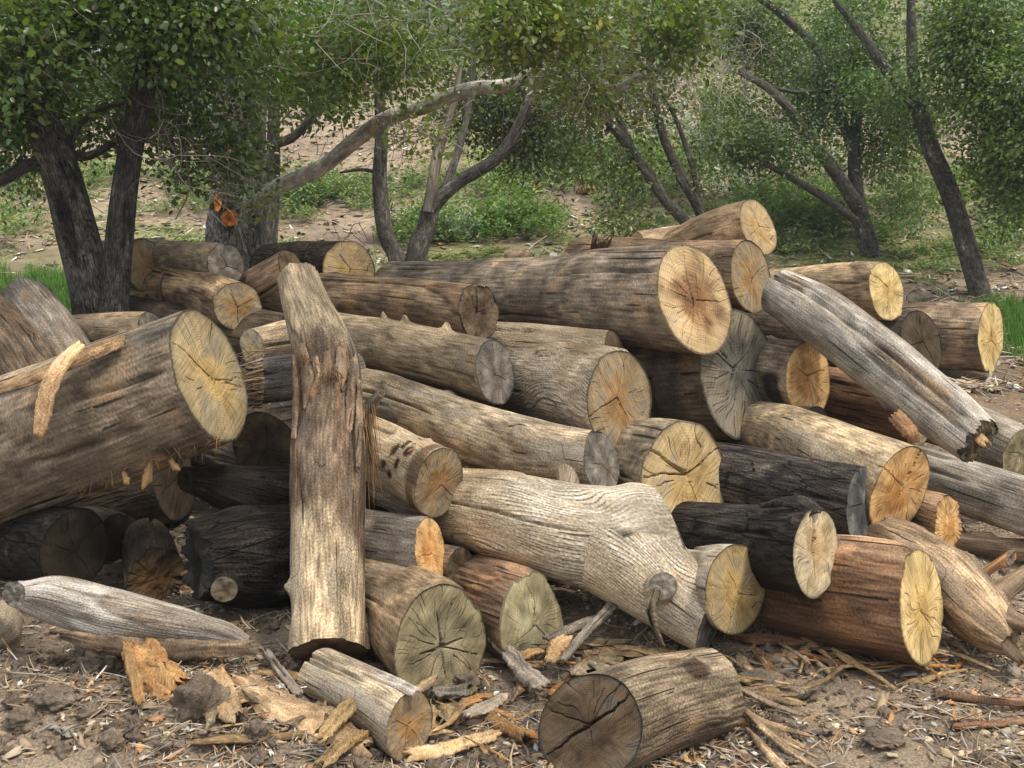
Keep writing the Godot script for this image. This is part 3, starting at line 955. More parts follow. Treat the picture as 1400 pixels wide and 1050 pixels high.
	limb(t, "trunk", "oak_bark", [[548, 520, 9.8, 23], [545, 370, 9.8, 20], [527, 320, 9.8, 17], [519, 250, 9.8, 16], [521, 180, 9.7, 14], [516, 100, 9.6, 11], [505, 0, 9.5, 8]], bark.merged({"rs": 0.64}, true))
	limb(t, "trunk", "oak_bark", [[556, 520, 9.9, 34], [568, 360, 9.8, 24], [584, 310, 9.8, 21], [592, 280, 9.75, 19], [625, 250, 9.7, 16], [680, 215, 9.6, 14], [715, 160, 9.5, 12], [735, 100, 9.4, 9], [760, 20, 9.3, 6]], bark.merged({"rs": 0.64}, true))
	limb(t, "branch", "silver", [[586, 290, 9.72, 13], [593, 240, 9.7, 11], [602, 195, 9.7, 10], [617, 150, 9.6, 9], [630, 90, 9.5, 5]], {"tint": Color(0.48, 0.45, 0.4), "rs": 0.7, "lump": 0.16})
	limb(t, "branch", "oak_bark", [[600, 275, 9.9, 9], [622, 220, 10.1, 8], [640, 150, 10.2, 6], [650, 60, 10.2, 5]], bark.merged({"rs": 0.64}, true))
	limb(t, "branch", "oak_bark", [[525, 238, 9.8, 5], [495, 232, 9.9, 3], [465, 236, 10.0, 2]], bark.merged({"rs": 0.64}, true))
	bl = [[470, 240, 10.6, 60, 70, 0.8, 130], [540, 190, 10.8, 120, 62, 1.0, 230], [650, 160, 10.6, 95, 56, 1.0, 170], [640, 60, 10.6, 220, 90, 1.5, 400], [540, 290, 10.8, 30, 40, 0.4, 36], [490, 330, 11.0, 30, 30, 0.3, 22], [710, 210, 10.8, 50, 46, 0.6, 60]]
	crown(t, bl, mid, leaf, 0.95, Color(0.085, 0.13, 0.042), 13)
	twigs(t, bl, 12, 0.6, 0.005, 22, "oak_bark", Color(1.6, 1.5, 1.4))

	t = thing("oak_tree", "slender oak with two stems bowing left over the peak of the pile", "tree", at(985, 430, 11.5), "oak trees behind the pile")
	limb(t, "trunk", "oak_bark", [[988, 450, 11.5, 14], [950, 325, 11.5, 11], [907, 270, 11.4, 10], [870, 215, 11.3, 10], [830, 165, 11.2, 9], [790, 130, 11.1, 7], [740, 90, 11.0, 5]], bark.merged({"rs": 0.72}, true))
	limb(t, "trunk", "oak_bark", [[992, 450, 11.6, 12], [962, 305, 11.6, 10], [930, 240, 11.5, 9], [905, 180, 11.4, 8], [890, 100, 11.3, 7], [885, 0, 11.2, 5]], bark.merged({"rs": 0.72}, true))
	limb(t, "branch", "oak_bark", [[958, 290, 11.6, 6], [947, 230, 11.6, 5], [925, 165, 11.6, 4], [905, 130, 11.5, 3]], bark.merged({"rs": 0.72}, true))
	limb(t, "branch", "oak_bark", [[872, 218, 11.3, 6], [845, 160, 11.4, 5], [815, 110, 11.5, 4]], bark.merged({"rs": 0.72}, true))
	bl = [[770, 190, 11.4, 65, 56, 0.7, 110], [850, 230, 11.6, 46, 50, 0.5, 60], [850, 120, 11.6, 120, 60, 1.0, 170], [960, 215, 11.8, 50, 60, 0.7, 60], [890, 30, 11.6, 170, 70, 1.0, 170], [860, 300, 11.4, 45, 20, 0.3, 40]]
	crown(t, bl, mid, leaf, 0.95, Color(0.12, 0.18, 0.065), 14)
	twigs(t, [[950, 80, 11.3, 100, 90, 0.8, 0], [860, 90, 11.3, 110, 70, 0.8, 0]], 260, 0.7, 0.004, 23, "silver", Color(0.75, 0.74, 0.72))

	t = thing("oak_tree", "dark oak with a limb arching left above the yellow ended log", "tree", on_ground(1195, 358), "oak trees behind the pile")
	limb(t, "trunk", "oak_bark", [[1200, 400, 13.30, 20], [1190, 345, 13.30, 18], [1178, 300, 13.30, 17], [1170, 250, 13.30, 14], [1168, 200, 13.30, 12], [1172, 120, 13.30, 10], [1160, 0, 13.30, 7]], bark.merged({"rs": 0.68}, true))
	limb(t, "branch", "oak_bark", [[1178, 290, 13.30, 15], [1140, 232, 13.13, 13], [1105, 190, 13.04, 11], [1080, 150, 12.95, 10], [1050, 120, 12.86, 8], [1010, 98, 12.77, 5]], bark.merged({"rs": 0.68, "tint": Color(2.1, 2.05, 1.9)}, true))
	limb(t, "branch", "oak_bark", [[1178, 315, 13.30, 10], [1165, 298, 13.22, 8], [1130, 272, 13.13, 8], [1090, 248, 13.04, 7], [1040, 222, 12.86, 6], [985, 215, 12.77, 4]], bark.merged({"rs": 0.68}, true))
	limb(t, "branch", "oak_bark", [[1168, 215, 13.30, 9], [1140, 130, 13.13, 9], [1122, 75, 13.04, 9], [1075, 25, 12.95, 8], [1035, -5, 12.86, 6]], bark.merged({"rs": 0.68}, true))
	limb(t, "branch", "oak_bark", [[1052, 118, 12.86, 4], [1090, 126, 12.95, 4], [1130, 122, 13.13, 4]], bark.merged({"rs": 0.68}, true))
	bl = [[1050, 200, 13.13, 90, 30, 0.8, 187], [1130, 130, 13.66, 100, 60, 1.0, 255], [1215, 180, 13.84, 60, 70, 1.0, 187], [1080, 50, 13.66, 130, 60, 1.3, 289], [1200, 40, 13.66, 110, 70, 1.3, 289], [1240, 275, 12.95, 40, 40, 0.4, 70], [1000, 190, 12.95, 40, 24, 0.4, 136]]
	bl.append_array([[1060, 20, 13.4, 90, 50, 0.9, 300], [1180, 110, 13.6, 90, 50, 0.9, 260], [1000, 130, 13.6, 50, 40, 0.6, 90]])
	crown(t, bl, far, leaf, 0.68, Color(0.145, 0.22, 0.07), 15)

	t = thing("oak_tree", "dark oak leaning left behind the log lying on the far right", "tree", on_ground(1348, 412), "oak trees behind the pile")
	limb(t, "trunk", "oak_bark", [[1356, 450, 11.70, 20], [1340, 400, 11.70, 18], [1325, 350, 11.70, 17], [1300, 270, 11.70, 17], [1272, 200, 11.62, 15], [1254, 140, 11.62, 14], [1248, 90, 11.54, 10], [1245, 0, 11.45, 8]], bark.merged({"rs": 0.75}, true))
	limb(t, "branch", "oak_bark", [[1260, 155, 11.62, 12], [1215, 100, 11.54, 9], [1180, 50, 11.45, 7], [1140, 0, 11.37, 5]], bark.merged({"rs": 0.75}, true))
	bl = [[1340, 100, 10.87, 90, 110, 1.0, 493], [1385, 240, 10.45, 40, 60, 0.5, 136], [1270, 70, 11.37, 90, 90, 1.0, 340], [1330, -70, 10.87, 190, 90, 1.5, 136], [1420, 170, 10.37, 60, 150, 0.8, 255]]
	bl.append_array([[1210, 50, 11.8, 90, 60, 0.7, 360], [1300, 150, 11.9, 50, 70, 0.6, 200], [1375, 200, 11.2, 60, 70, 0.6, 220]])
	crown(t, bl, far, leaf, 0.68, Color(0.115, 0.195, 0.06), 16)

	# trees and shrubs up the slope
	var k := 0
	for a: Array in [
		[938, 260, 30.0, 7, 930, 70, 90, 120, 520, "tall tree with a pinkish bare trunk up the slope above the peak log", Color(0.09, 0.13, 0.06)],
		[150, 265, 26.0, 8, 150, 110, 120, 110, 620, "leafy tree up the slope seen between the two left trunks", Color(0.07, 0.115, 0.045)],
		[-20, 250, 30.0, 8, 0, 60, 130, 130, 560, "dense tree up the slope at the far left edge", Color(0.06, 0.1, 0.04)],
		[440, 230, 34.0, 7, 440, 80, 130, 130, 620, "round tree up the slope behind the long level limb", Color(0.065, 0.11, 0.04)],
		[700, 200, 40.0, 6, 690, 60, 150, 110, 700, "broad pale tree high on the slope behind the middle stems", Color(0.085, 0.13, 0.06)],
		[1090, 150, 52.0, 5, 1080, 20, 120, 80, 520, "tree on the skyline above the bright grassy slope", Color(0.075, 0.115, 0.05)],
		[1260, 220, 32.0, 6, 1250, 110, 90, 100, 460, "leafy tree up the slope behind the leaning right trunk", Color(0.085, 0.14, 0.05)],
		[1420, 230, 28.0, 7, 1430, 90, 120, 150, 620, "tall tree up the slope at the far right edge", Color(0.055, 0.095, 0.035)],
		[580, 160, 60.0, 4, 580, 20, 170, 80, 620, "far tree near the skyline above the fork of the middle oak", Color(0.075, 0.115, 0.055)],
		[830, 170, 48.0, 5, 830, 40, 110, 90, 560, "tree high on the slope left of the pinkish trunk", Color(0.075, 0.115, 0.05)],
		[300, 170, 52.0, 4, 300, 50, 110, 90, 480, "far tree on the slope behind the saw cut oak", Color(0.07, 0.11, 0.05)],
	]:
		var g := at(a[0], a[1], a[2])
		g.y = gh(g.x, g.z)
		t = thing("slope_tree", a[9], "tree", g, "trees up the slope")
		var dd: float = a[2]
		var up := at(a[4], a[5], dd)
		var p := PackedVector3Array([g + Vector3(0, -0.4, 0), g.lerp(up, 0.4) + Vector3(0.2, 0, 0), up, up + Vector3(0.3, float(a[7]) * dd / F * 0.7, 0)])
		var rr: float = a[3] * dd / F
		var tb := tube(p, PackedFloat32Array([rr * 1.3, rr, rr * 0.8, rr * 0.3]), g, {"nt": 20, "step": 0.3, "lump": 0.12, "seed": k * 1.7, "tint": Color(2.2, 1.6, 1.35) if k == 0 else Color(1.3, 1.2, 1.1)})
		part(t, "trunk", tb.mesh, M["oak_bark"])
		crown(t, [[a[4], a[5], dd, a[6], a[7], float(a[6]) * dd / F, int(a[8]) / 3]], far, leaf, dd / 15.0, a[10], 40 + k, 0.06)
		k += 1

# ---------------------------------------------------------------- the logs
func logs() -> void:
	var t: Node3D
	# front row and the biggest ones
	t = log_of("log", "thick brown log slanting in from the left with a tall yellow sawn end", "brown", [[287, 513, 4.0, 95], [130, 572, 4.12, 97], [-60, 645, 4.3, 99], [-300, 735, 4.5, 100]], "honey", 0.46, 17, {"seed": 1.0, "lump": 0.06, "tint": Color(1.15, 1.1, 1.04), "stain": Color(1.5, 1.15, 0.72), "stk": 0.3, "bark": [0.12, 0.008, Color(0.8, 0.72, 0.62)], "patches": [[2.2, 0.75, 0.05, 0.9, Color(0.55, 0.58, 0.62)]], "grooves": [[2.9, 0.0, 0.6, 0.012, 0.03], [3.4, 0.2, 1.4, 0.012, 0.03]], "cap": {"cracks": 8, "edge": 0.6}})
	fit(t, "peeling_bark", slab(pts([[170, 462, 3.8], [110, 485, 3.78], [45, 512, 3.78], [-30, 540, 3.8]]), wd([14, 16, 15, 12], 3.8), Vector3(0.1, 0.9, 0.5), 0.012, {"seed": 4.0, "curl": 0.35, "tint": Color(0.8, 0.62, 0.46)}), M["tan"])
	fit(t, "peeling_bark", slab(pts([[112, 470, 3.72], [84, 496, 3.66], [66, 530, 3.64], [58, 565, 3.65], [52, 596, 3.67]]), wd([7, 11, 13, 12, 7], 3.66), Vector3(0.15, 0.2, 1.0), 0.006, {"seed": 5.0, "bark": [0.5, 0.016, Color(0.7, 0.66, 0.62)], "curl": 0.25, "tint": Color(1.5, 1.25, 1.05)}), M["cream"])
	for a: Array in [[120, 668, 3.98, 14], [155, 655, 3.97, 18], [185, 640, 3.96, 30], [212, 632, 3.95, 34], [240, 626, 3.94, 30], [265, 616, 3.92, 22], [292, 606, 3.92, 26]]:
		fit(t, "torn_fibres", splinters(at(a[0], a[1], a[2]), Vector3(0.25, -0.75, 0.5).normalized(), int(a[3]) / 2 + 4, 0.06, 0.06, 0.75, float(a[0]), Color(0.55, 0.43, 0.3), 0.002), M["cream"], "stuff")
	for a: Array in [[205, 630, 196, 668], [232, 628, 246, 642], [168, 645, 176, 662]]:
		fit(t, "torn_bark", slab(pts([[a[0], a[1], 3.93], [(a[0] + a[2]) * 0.5, (a[1] + a[3]) * 0.5 + 4, 3.9], [a[2], a[3], 3.9]]), wd([4, 6, 2], 3.9), Vector3(0.1, 0.3, 1), 0.005, {"seed": float(a[0]), "ragged": 0.6, "curl": 0.5, "ns": 16, "tint": Color(0.6, 0.47, 0.33)}), M["cream"])
	t = log_of("log", "long grey brown log propped upright against the pile with torn bark", "tan", [[448, 892, 3.42, 52], [448, 700, 3.76, 50], [450, 570, 4.08, 47], [447, 500, 4.26, 45], [436, 462, 4.4, 39], [420, 420, 4.54, 33], [408, 382, 4.66, 30]], "dark", 0.34, -90, {"seed": 2.0, "far": true, "ragged": 0.002, "ragged1": 0.012, "lump": 0.08, "tint": Color(0.38, 0.31, 0.28), "stain": Color(0.5, 0.43, 0.39), "stk": 0.25, "bark": [0.25, 0.009, Color(0.33, 0.285, 0.265)], "patches": [[1.4, 0.16, 0.24, 0.4, Color(1.05, 0.97, 0.84)], [2.2, 0.2, 0.12, 0.4, Color(1.0, 0.92, 0.8)], [1.5, 1.62, 0.3, 0.4, Color(0.72, 0.67, 0.6)], [2.0, 1.08, 0.022, 0.09, Color(0.8, 0.55, 0.36)], [1.35, 1.02, 0.02, 0.13, Color(0.7, 0.5, 0.34)], [1.0, 1.15, 0.03, 0.06, Color(0.66, 0.48, 0.35)]], "cap": {"cracks": 2}, "ng": 3, "nk": 5})
	for a: Array in [[412, 470, 415, 15, 560], [430, 488, 432, 9, 540], [447, 480, 444, 13, 565], [466, 474, 462, 14, 555], [484, 486, 478, 12, 590], [400, 486, 401, 8, 600], [492, 520, 490, 7, 640], [456, 500, 452, 6, 610]]:
		var mv: float = a[1] + (a[4] - a[1]) * 0.5
		fit(t, "torn_bark", slab(pts([[a[0], a[1], 4.06 + (500 - a[1]) * 0.0025], [(a[0] + a[2]) * 0.5 + 2, mv, 4.085 + (500 - mv) * 0.0025], [a[2], a[4], 4.12 + (500 - a[4]) * 0.0025]]), wd([float(a[3]) * 0.4, float(a[3]) * 0.8, float(a[3]) * 0.4], 4.1), Vector3((float(a[0]) - 448.0) * 0.014, 0.4, 1), 0.006, {"seed": float(a[0]), "ragged": 0.35, "curl": 0.4, "tint": Color(0.46, 0.39, 0.35) * (0.55 + 0.11 * (int(a[0]) % 9))}), M["tan"])
	fit(t, "torn_fibres", splinters(at(452, 520, 4.04), Vector3(0.0, 0.8, 0.5).normalized(), 50, 0.11, 0.05, 0.2, 8.0, Color(0.62, 0.46, 0.32), 0.004), M["cream"], "stuff")
	fit(t, "torn_fibres", splinters(at(418, 500, 4.1), Vector3(0.0, 0.8, 0.5).normalized(), 30, 0.1, 0.03, 0.2, 8.5, Color(0.62, 0.44, 0.3), 0.004), M["cream"], "stuff")
	fit(t, "hanging_splinters", splinters(at(500, 560, 4.0), Vector3(0.08, -1, 0.1).normalized(), 40, 0.32, 0.035, 0.08, 9.0, Color(0.62, 0.52, 0.42), 0.005), M["cream"], "stuff")
	limb(t, "branch_stub", "brown", [[521, 538, 3.98, 6], [508, 552, 4.03, 8], [494, 566, 4.1, 10]], {"nt": 20, "step": 0.01, "end": "dark", "seed": 3.3})

	t = log_of("log", "biggest top log with a tall ringed brown hearted end overhanging the pile", "brown", [[950, 408, 5.0, 76], [840, 405, 5.4, 66], [740, 405, 5.9, 54], [540, 398, 7.0, 40]], "ringed", 0.62, 20, {"seed": 3.0, "lump": 0.05, "tint": Color(1.15, 1.12, 1.09), "stain": Color(1.35, 1.32, 1.3), "stk": 0.35, "grooves": [[1.9, 0.0, 1.1, 0.014, 0.04], [2.6, 0.0, 0.8, 0.008, 0.03]], "cap": {"cracks": 7}})
	fit(t, "torn_fibres", splinters(at(900, 430, 4.9), Vector3(-0.5, -0.2, 0.7).normalized(), 26, 0.05, 0.05, 0.5, 5.0, Color(0.85, 0.6, 0.4), 0.003), M["cream"], "stuff")
	log_of("log", "weathered grey log end split all round like spokes under the biggest top log", "brown", [[1011, 511, 5.27, 92], [880, 520, 5.75, 74], [740, 520, 6.4, 64]], "grey_radial", 0.56, 8, {"seed": 4.0, "lump": 0.07, "cap": {"cracks": 18, "rough": 0.01, "tint": Color(1.35, 1.33, 1.3)}, "tint": Color(0.8, 0.72, 0.65)})
	log_of("log", "log with furrowed bark beside and behind the ringed top end", "red_bark", [[1027, 378, 5.6, 50], [940, 372, 6.1, 46], [800, 365, 6.9, 40]], "tan_checked", 0.5, 12, {"seed": 5.0, "lump": 0.08, "fine": 0.01, "tint": Color(0.85, 0.85, 0.82), "cap": {"cracks": 4}})
	log_of("log", "short orange tinted log tilted up as the peak of the pile", "tan", [[1036, 309, 6.0, 40], [985, 320, 6.25, 36], [930, 345, 6.6, 34]], "yellow", 0.5, 25, {"seed": 6.0, "tint": Color(1.1, 0.9, 0.7), "cap": {"cracks": 4}, "nk": 6})
	log_of("log", "pale log lying behind the peak with a yellow end facing left", "tan", [[868, 340, 6.9, 22], [930, 330, 7.3, 22], [1000, 326, 7.7, 20]], "yellow", 0.5, 170, {"seed": 7.0, "tint": Color(1.05, 0.9, 0.75)})
	log_of("log", "small dark rotten stub standing on the biggest top log", "red_bark", [[822, 328, 6.5, 12], [818, 345, 6.55, 12], [810, 362, 6.6, 11]], "dark", 0.3, 80, {"seed": 8.0, "ragged": 0.06, "tint": Color(0.35, 0.3, 0.28), "lump": 0.2})

	t = log_of("log", "bumpy tan log with a grey sawn end below the dark broken ended log", "tan", [[678, 508, 4.7, 43], [600, 490, 4.95, 40], [530, 475, 5.2, 38], [450, 462, 5.5, 36]], "grey", 0.58, 10, {"seed": 9.0, "stain": Color(0.5, 0.46, 0.4), "stk": 0.35, "tint": Color(0.92, 0.85, 0.74), "knots": [[1.3, 0.35, 0.03, 0.03], [1.6, 0.62, 0.025, 0.03], [1.7, 0.75, 0.02, 0.035], [2.4, 0.6, 0.02, 0.02]], "cap": {"cracks": 3}})
	log_of("log", "dark brown log with a broken two part end left of the biggest top log", "brown", [[655, 428, 5.1, 39], [560, 415, 5.45, 36], [440, 405, 5.9, 33], [370, 400, 6.2, 31]], "dark", 0.65, 5, {"seed": 10.0, "bark": [0.3, 0.01, Color(0.62, 0.5, 0.4)], "tint": Color(0.9, 0.78, 0.64), "stain": Color(1.5, 0.95, 0.55), "stk": 0.2, "cap": {"cracks": 4, "rough": 0.02, "given": [[1.5, 0.0, 1.0, 0.1, 0.25]]}, "nk": 6})
	log_of("log", "pale ridged log with a round checked tan end in the middle of the pile", "wavy", [[849, 547, 4.5, 69], [770, 530, 4.9, 58], [680, 515, 5.5, 50]], "tan_checked", 0.62, 5, {"seed": 11.0, "bark": [0.3, 0.01, Color(0.62, 0.56, 0.5)], "tint": Color(0.78, 0.76, 0.74), "cap": {"cracks": 6}})
	log_of("log", "pale flat topped log tucked behind the round checked tan end", "wavy", [[842, 486, 4.95, 34], [760, 478, 5.2, 34], [640, 470, 5.6, 32]], "dark", 0.4, 15, {"seed": 12.0, "tint": Color(0.8, 0.76, 0.7)})
	t = log_of("log", "long tan log with worm tracks and a dull grey end in mid pile", "tan", [[822, 634, 4.12, 43], [730, 620, 4.35, 47], [640, 590, 4.6, 43], [540, 555, 4.9, 40], [440, 530, 5.2, 38]], "grey", 0.55, 10, {"seed": 13.0, "bark": [0.3, 0.006, Color(0.72, 0.66, 0.6)], "tint": Color(0.9, 0.85, 0.78), "knots": [[0.3, 0.5, 0.025, 0.03], [2.4, 0.3, 0.09, 0.03]], "cap": {"cracks": 2, "rough": 0.01}, "ng": 8})
	limb(t, "branch_stub", "tan", [[776, 672, 4.0, 12], [777, 660, 4.06, 16], [782, 640, 4.15, 24]], {"nt": 28, "step": 0.01, "tint": Color(0.85, 0.8, 0.74), "seed": 1.2, "end": "grey"})
	log_of("log", "large bright yellow log end split by wide cracks above the forked log", "brown", [[940, 658, 4.22, 80], [870, 640, 4.7, 68], [780, 610, 5.3, 58]], "yellow", 0.63, 5, {"seed": 14.0, "bark": [0.3, 0.01, Color(0.8, 0.74, 0.66)], "tint": Color(1.3, 1.25, 1.1), "cap": {"cracks": 9, "given": [[2.6, 0.0, 1.0, 0.06, 0.3], [0.4, 0.0, 0.9, 0.035, 0.2]]}})

	t = log_of("forked_log", "thick silvery forked log with flowing ridges lying across the front", "wavy", [[908, 726, 3.86, 66], [880, 728, 3.86, 70], [840, 734, 3.88, 70], [780, 728, 3.94, 67], [700, 708, 4.1, 60], [610, 690, 4.35, 50], [530, 660, 4.65, 44]], "ash", -0.25, 20, {"seed": 15.0, "bark": [0.05, 0.006, Color(0.6, 0.52, 0.42)], "ragged": 0.001, "patches": [[2.6, 0.2, 0.4, 0.5, Color(1.2, 1.22, 1.25)]], "lump": 0.08, "stain": Color(1.15, 1.16, 1.18), "stk": 0.5, "tint": Color(0.95, 0.88, 0.78), "step": 0.012, "nt": 176, "cap": {"cracks": 3}})
	var fv := (at(970, 848, 3.6) - EYE).normalized()
	limb(t, "fork", "wavy", [[972, 850, 3.58, 45], [935, 820, 3.65, 52], [890, 782, 3.75, 62], [840, 748, 3.86, 68], [800, 735, 3.93, 66]], {"seed": 15.2, "nt": 160, "step": 0.012, "tint": Color(1.12, 1.12, 1.12), "stain": Color(0.85, 0.78, 0.68), "stk": 0.3, "face0": (-fv * 0.45 + (look.x * 0.9 - look.y * 0.35) * 0.9).normalized(), "end": "ash", "lump": 0.09, "ragged": 0.002})
	limb(t, "branch_stub", "wavy", [[905, 800, 3.52, 17], [902, 800, 3.58, 22], [895, 795, 3.7, 34]], {"seed": 6.1, "nt": 40, "step": 0.008, "tint": Color(0.9, 0.85, 0.78), "end": "grey", "lump": 0.25})
	fit(t, "torn_bark", slab(pts([[896, 806, 3.5], [886, 828, 3.46], [893, 856, 3.46], [906, 884, 3.46]]), wd([6, 7, 5, 3], 3.5), Vector3(-0.8, 0, 0.8), 0.01, {"seed": 6.5, "curl": 0.8, "ragged": 0.7, "tint": Color(0.5, 0.45, 0.38)}), M["tan"])

	t = log_of("log", "short cream log blotched with black beside the propped log", "cream", [[600, 658, 4.02, 49], [550, 632, 4.3, 43], [490, 605, 4.6, 40]], "tan_checked", 0.58, -14, {"seed": 16.0, "patches": [[2.6, 0.04, 0.5, 0.045, Color(0.35, 0.3, 0.27)], [2.2, 0.14, 0.03, 0.03, Color(0.12, 0.11, 0.11)], [2.7, 0.17, 0.03, 0.022, Color(0.12, 0.11, 0.11)], [3.1, 0.21, 0.025, 0.03, Color(0.12, 0.11, 0.11)], [2.4, 0.24, 0.04, 0.02, Color(0.14, 0.12, 0.11)], [2.9, 0.27, 0.025, 0.035, Color(0.12, 0.11, 0.11)], [2.0, 0.2, 0.03, 0.02, Color(0.12, 0.11, 0.11)]], "stain": Color(0.5, 0.4, 0.3), "stk": 0.15})
	fit(t, "torn_fibres", splinters(at(570, 614, 4.0), Vector3(0.0, 0.3, 0.9).normalized(), 20, 0.04, 0.05, 0.6, 6.0, Color(0.75, 0.45, 0.28), 0.004), M["cream"], "stuff")
	log_of("log", "small grey grained log with a fresh orange oval end", "silver", [[588, 753, 3.88, 47], [540, 745, 4.05, 45], [470, 735, 4.3, 42]], "orange", 0.38, 10, {"seed": 17.0, "tint": Color(0.6, 0.56, 0.52), "cap": {"cracks": 2}})
	log_of("log", "little dark log end peeping out right of the orange oval end", "brown", [[630, 777, 4.0, 29], [560, 765, 4.35, 28]], "dark", 0.6, 0, {"seed": 18.0, "cap": {"cracks": 3}})
	log_of("log", "front log with an olive end cracked in a cross on the ground", "tan", [[604, 880, 3.4, 75], [560, 850, 3.65, 66], [480, 815, 4.05, 56]], "olive", 0.73, -5, {"seed": 19.0, "tint": Color(0.85, 0.74, 0.62), "bark": [0.35, 0.012, Color(0.6, 0.5, 0.4)], "cap": {"cracks": 8, "given": [[0.0, 0.0, 0.5, 0.05, 0.25], [1.57, 0.0, 0.6, 0.05, 0.25], [3.14, 0.0, 0.45, 0.05, 0.25], [4.71, 0.0, 0.6, 0.05, 0.25]]}})
	log_of("log", "reddish log with a dim sawn end in the hollow under the forked log", "red_bark", [[728, 852, 3.68, 64], [670, 830, 3.95, 58], [600, 805, 4.35, 50]], "olive", 0.62, 5, {"seed": 20.0, "bark": [0.5, 0.012, Color(0.8, 0.74, 0.7)], "tint": Color(0.9, 0.86, 0.84)})
	t = log_of("log", "short pale barked log half sunk in the soil at the front", "tan", [[561, 992, 2.98, 47], [520, 965, 3.1, 43], [440, 925, 3.32, 38]], "tan_checked", 0.64, -12, {"seed": 21.0, "tint": Color(0.9, 0.86, 0.8)})
	fit(t, "peeling_bark", slab(pts([[568, 946, 2.95], [525, 925, 3.08], [470, 908, 3.22], [425, 908, 3.3]]), wd([9, 11, 9, 6], 3.0), Vector3(0.1, 1, 0.3), 0.008, {"seed": 7.5, "curl": 0.3, "tint": Color(0.95, 0.9, 0.85)}), M["silver"])
	t = log_of("log", "short brown log lying alone in front with a dark split end", "brown", [[805, 996, 2.88, 71], [890, 966, 3.02, 66], [972, 946, 3.17, 58]], "dark", 0.9, 190, {"seed": 22.0, "bark": [0.15, 0.008, Color(0.7, 0.62, 0.54)], "tint": Color(1.25, 1.16, 1.02), "stain": Color(2.0, 1.75, 1.35), "stk": 0.3, "patches": [[1.1, 0.32, 0.04, 0.06, Color(0.4, 0.34, 0.3)]], "cap": {"cracks": 4, "given": [[0.9, 0.0, 1.0, 0.05, 0.2], [4.0, 0.0, 1.0, 0.05, 0.2]]}})
	fit(t, "torn_fibres", splinters(at(940, 950, 2.98), Vector3(0.1, 0.3, 0.9).normalized(), 26, 0.04, 0.05, 0.6, 7.0, Color(0.3, 0.24, 0.2), 0.005), M["cream"], "stuff")
	log_of("log", "pale log with a bright yellow flared end right of the forked log", "silver", [[1007, 805, 3.6, 60], [968, 797, 3.95, 54], [885, 782, 4.5, 48]], "yellow", 0.46, -6, {"seed": 23.0, "tint": Color(0.9, 0.82, 0.7), "cap": {"cracks": 5}})
	t = log_of("burnt_log", "black burnt log with a pale split oval end", "charred", [[1116, 757, 3.5, 60], [1050, 748, 3.8, 54], [940, 735, 4.2, 50]], "pale", 0.4, -5, {"seed": 24.0, "category": "log", "tint": Color(1.25, 1.22, 1.2), "stain": Color(2.6, 2.5, 2.4), "stk": 0.3, "cap": {"cracks": 2, "given": [[1.5, 0.0, 1.0, 0.12, 0.4]]}})
	fit(t, "bark_shard", slab(pts([[1040, 690, 3.7], [1085, 682, 3.56], [1118, 700, 3.47]]), wd([4, 16, 12], 3.75), Vector3(0, 1, 0.6), 0.008, {"seed": 8.5, "curl": 0.25, "tint": Color(1.6, 1.6, 1.6)}), M["charred"])
	log_of("burnt_log", "grey and black burnt log with a narrow ash grey end", "charred", [[1178, 695, 4.0, 55], [1090, 672, 4.25, 48], [960, 645, 4.6, 44]], "ash", 0.32, -3, {"seed": 25.0, "category": "log", "tint": Color(1.9, 1.85, 1.8), "stain": Color(3.2, 3.1, 3.0), "stk": 0.3, "cap": {"cracks": 3}})
	log_of("log", "long tan log with a bright orange cracked end beside the ash grey end", "tan", [[1230, 672, 4.1, 62], [1150, 632, 4.42, 54], [1080, 600, 5.0, 46], [1020, 588, 5.6, 42]], "orange", 0.5, -22, {"seed": 26.0, "bark": [0.25, 0.008, Color(0.6, 0.5, 0.4)], "stain": Color(0.55, 0.47, 0.38), "stk": 0.25, "tint": Color(0.95, 0.86, 0.72), "cap": {"cracks": 6, "given": [[1.1, 0.3, 1.0, 0.08, 0.3]]}})
	log_of("log", "tan log with a rough edged orange end right of the burnt logs", "red_bark", [[1296, 720, 4.25, 41], [1230, 700, 4.5, 40], [1110, 660, 5.0, 36]], "orange", 0.4, -5, {"seed": 27.0, "tint": Color(1.05, 0.98, 0.9), "ragged": 0.014, "cap": {"cracks": 4, "rough": 0.012}})
	log_of("log", "thick reddish log on the ground with a smooth yellow star cracked end", "red_bark", [[1260, 830, 3.5, 77], [1160, 815, 3.72, 73], [1060, 800, 3.98, 66], [930, 785, 4.35, 60]], "yellow_clean", 0.34, -3, {"seed": 28.0, "tint": Color(0.8, 0.68, 0.6), "bark": [0.36, 0.014, Color(1.15, 1.08, 1.02)], "lump": 0.08, "cap": {"cracks": 5, "rough": 0.003}})
	t = log_of("root_log", "gnarled pale brown root log curving down behind the star cracked end", "tan", [[1385, 878, 3.56, 17], [1362, 858, 3.6, 32], [1335, 834, 3.67, 39], [1290, 792, 3.82, 44], [1220, 757, 4.05, 44], [1120, 742, 4.4, 38]], "tan_checked", 0.5, -30, {"seed": 29.0, "category": "log", "lump": 0.22, "lf": 34.0, "ragged": 0.008, "tint": Color(0.82, 0.7, 0.58), "stain": Color(0.5, 0.4, 0.32), "stk": 0.4, "bark": [0.25, 0.01, Color(0.55, 0.44, 0.36)], "nk": 9, "ng": 2, "cap": {"rough": 0.02}})
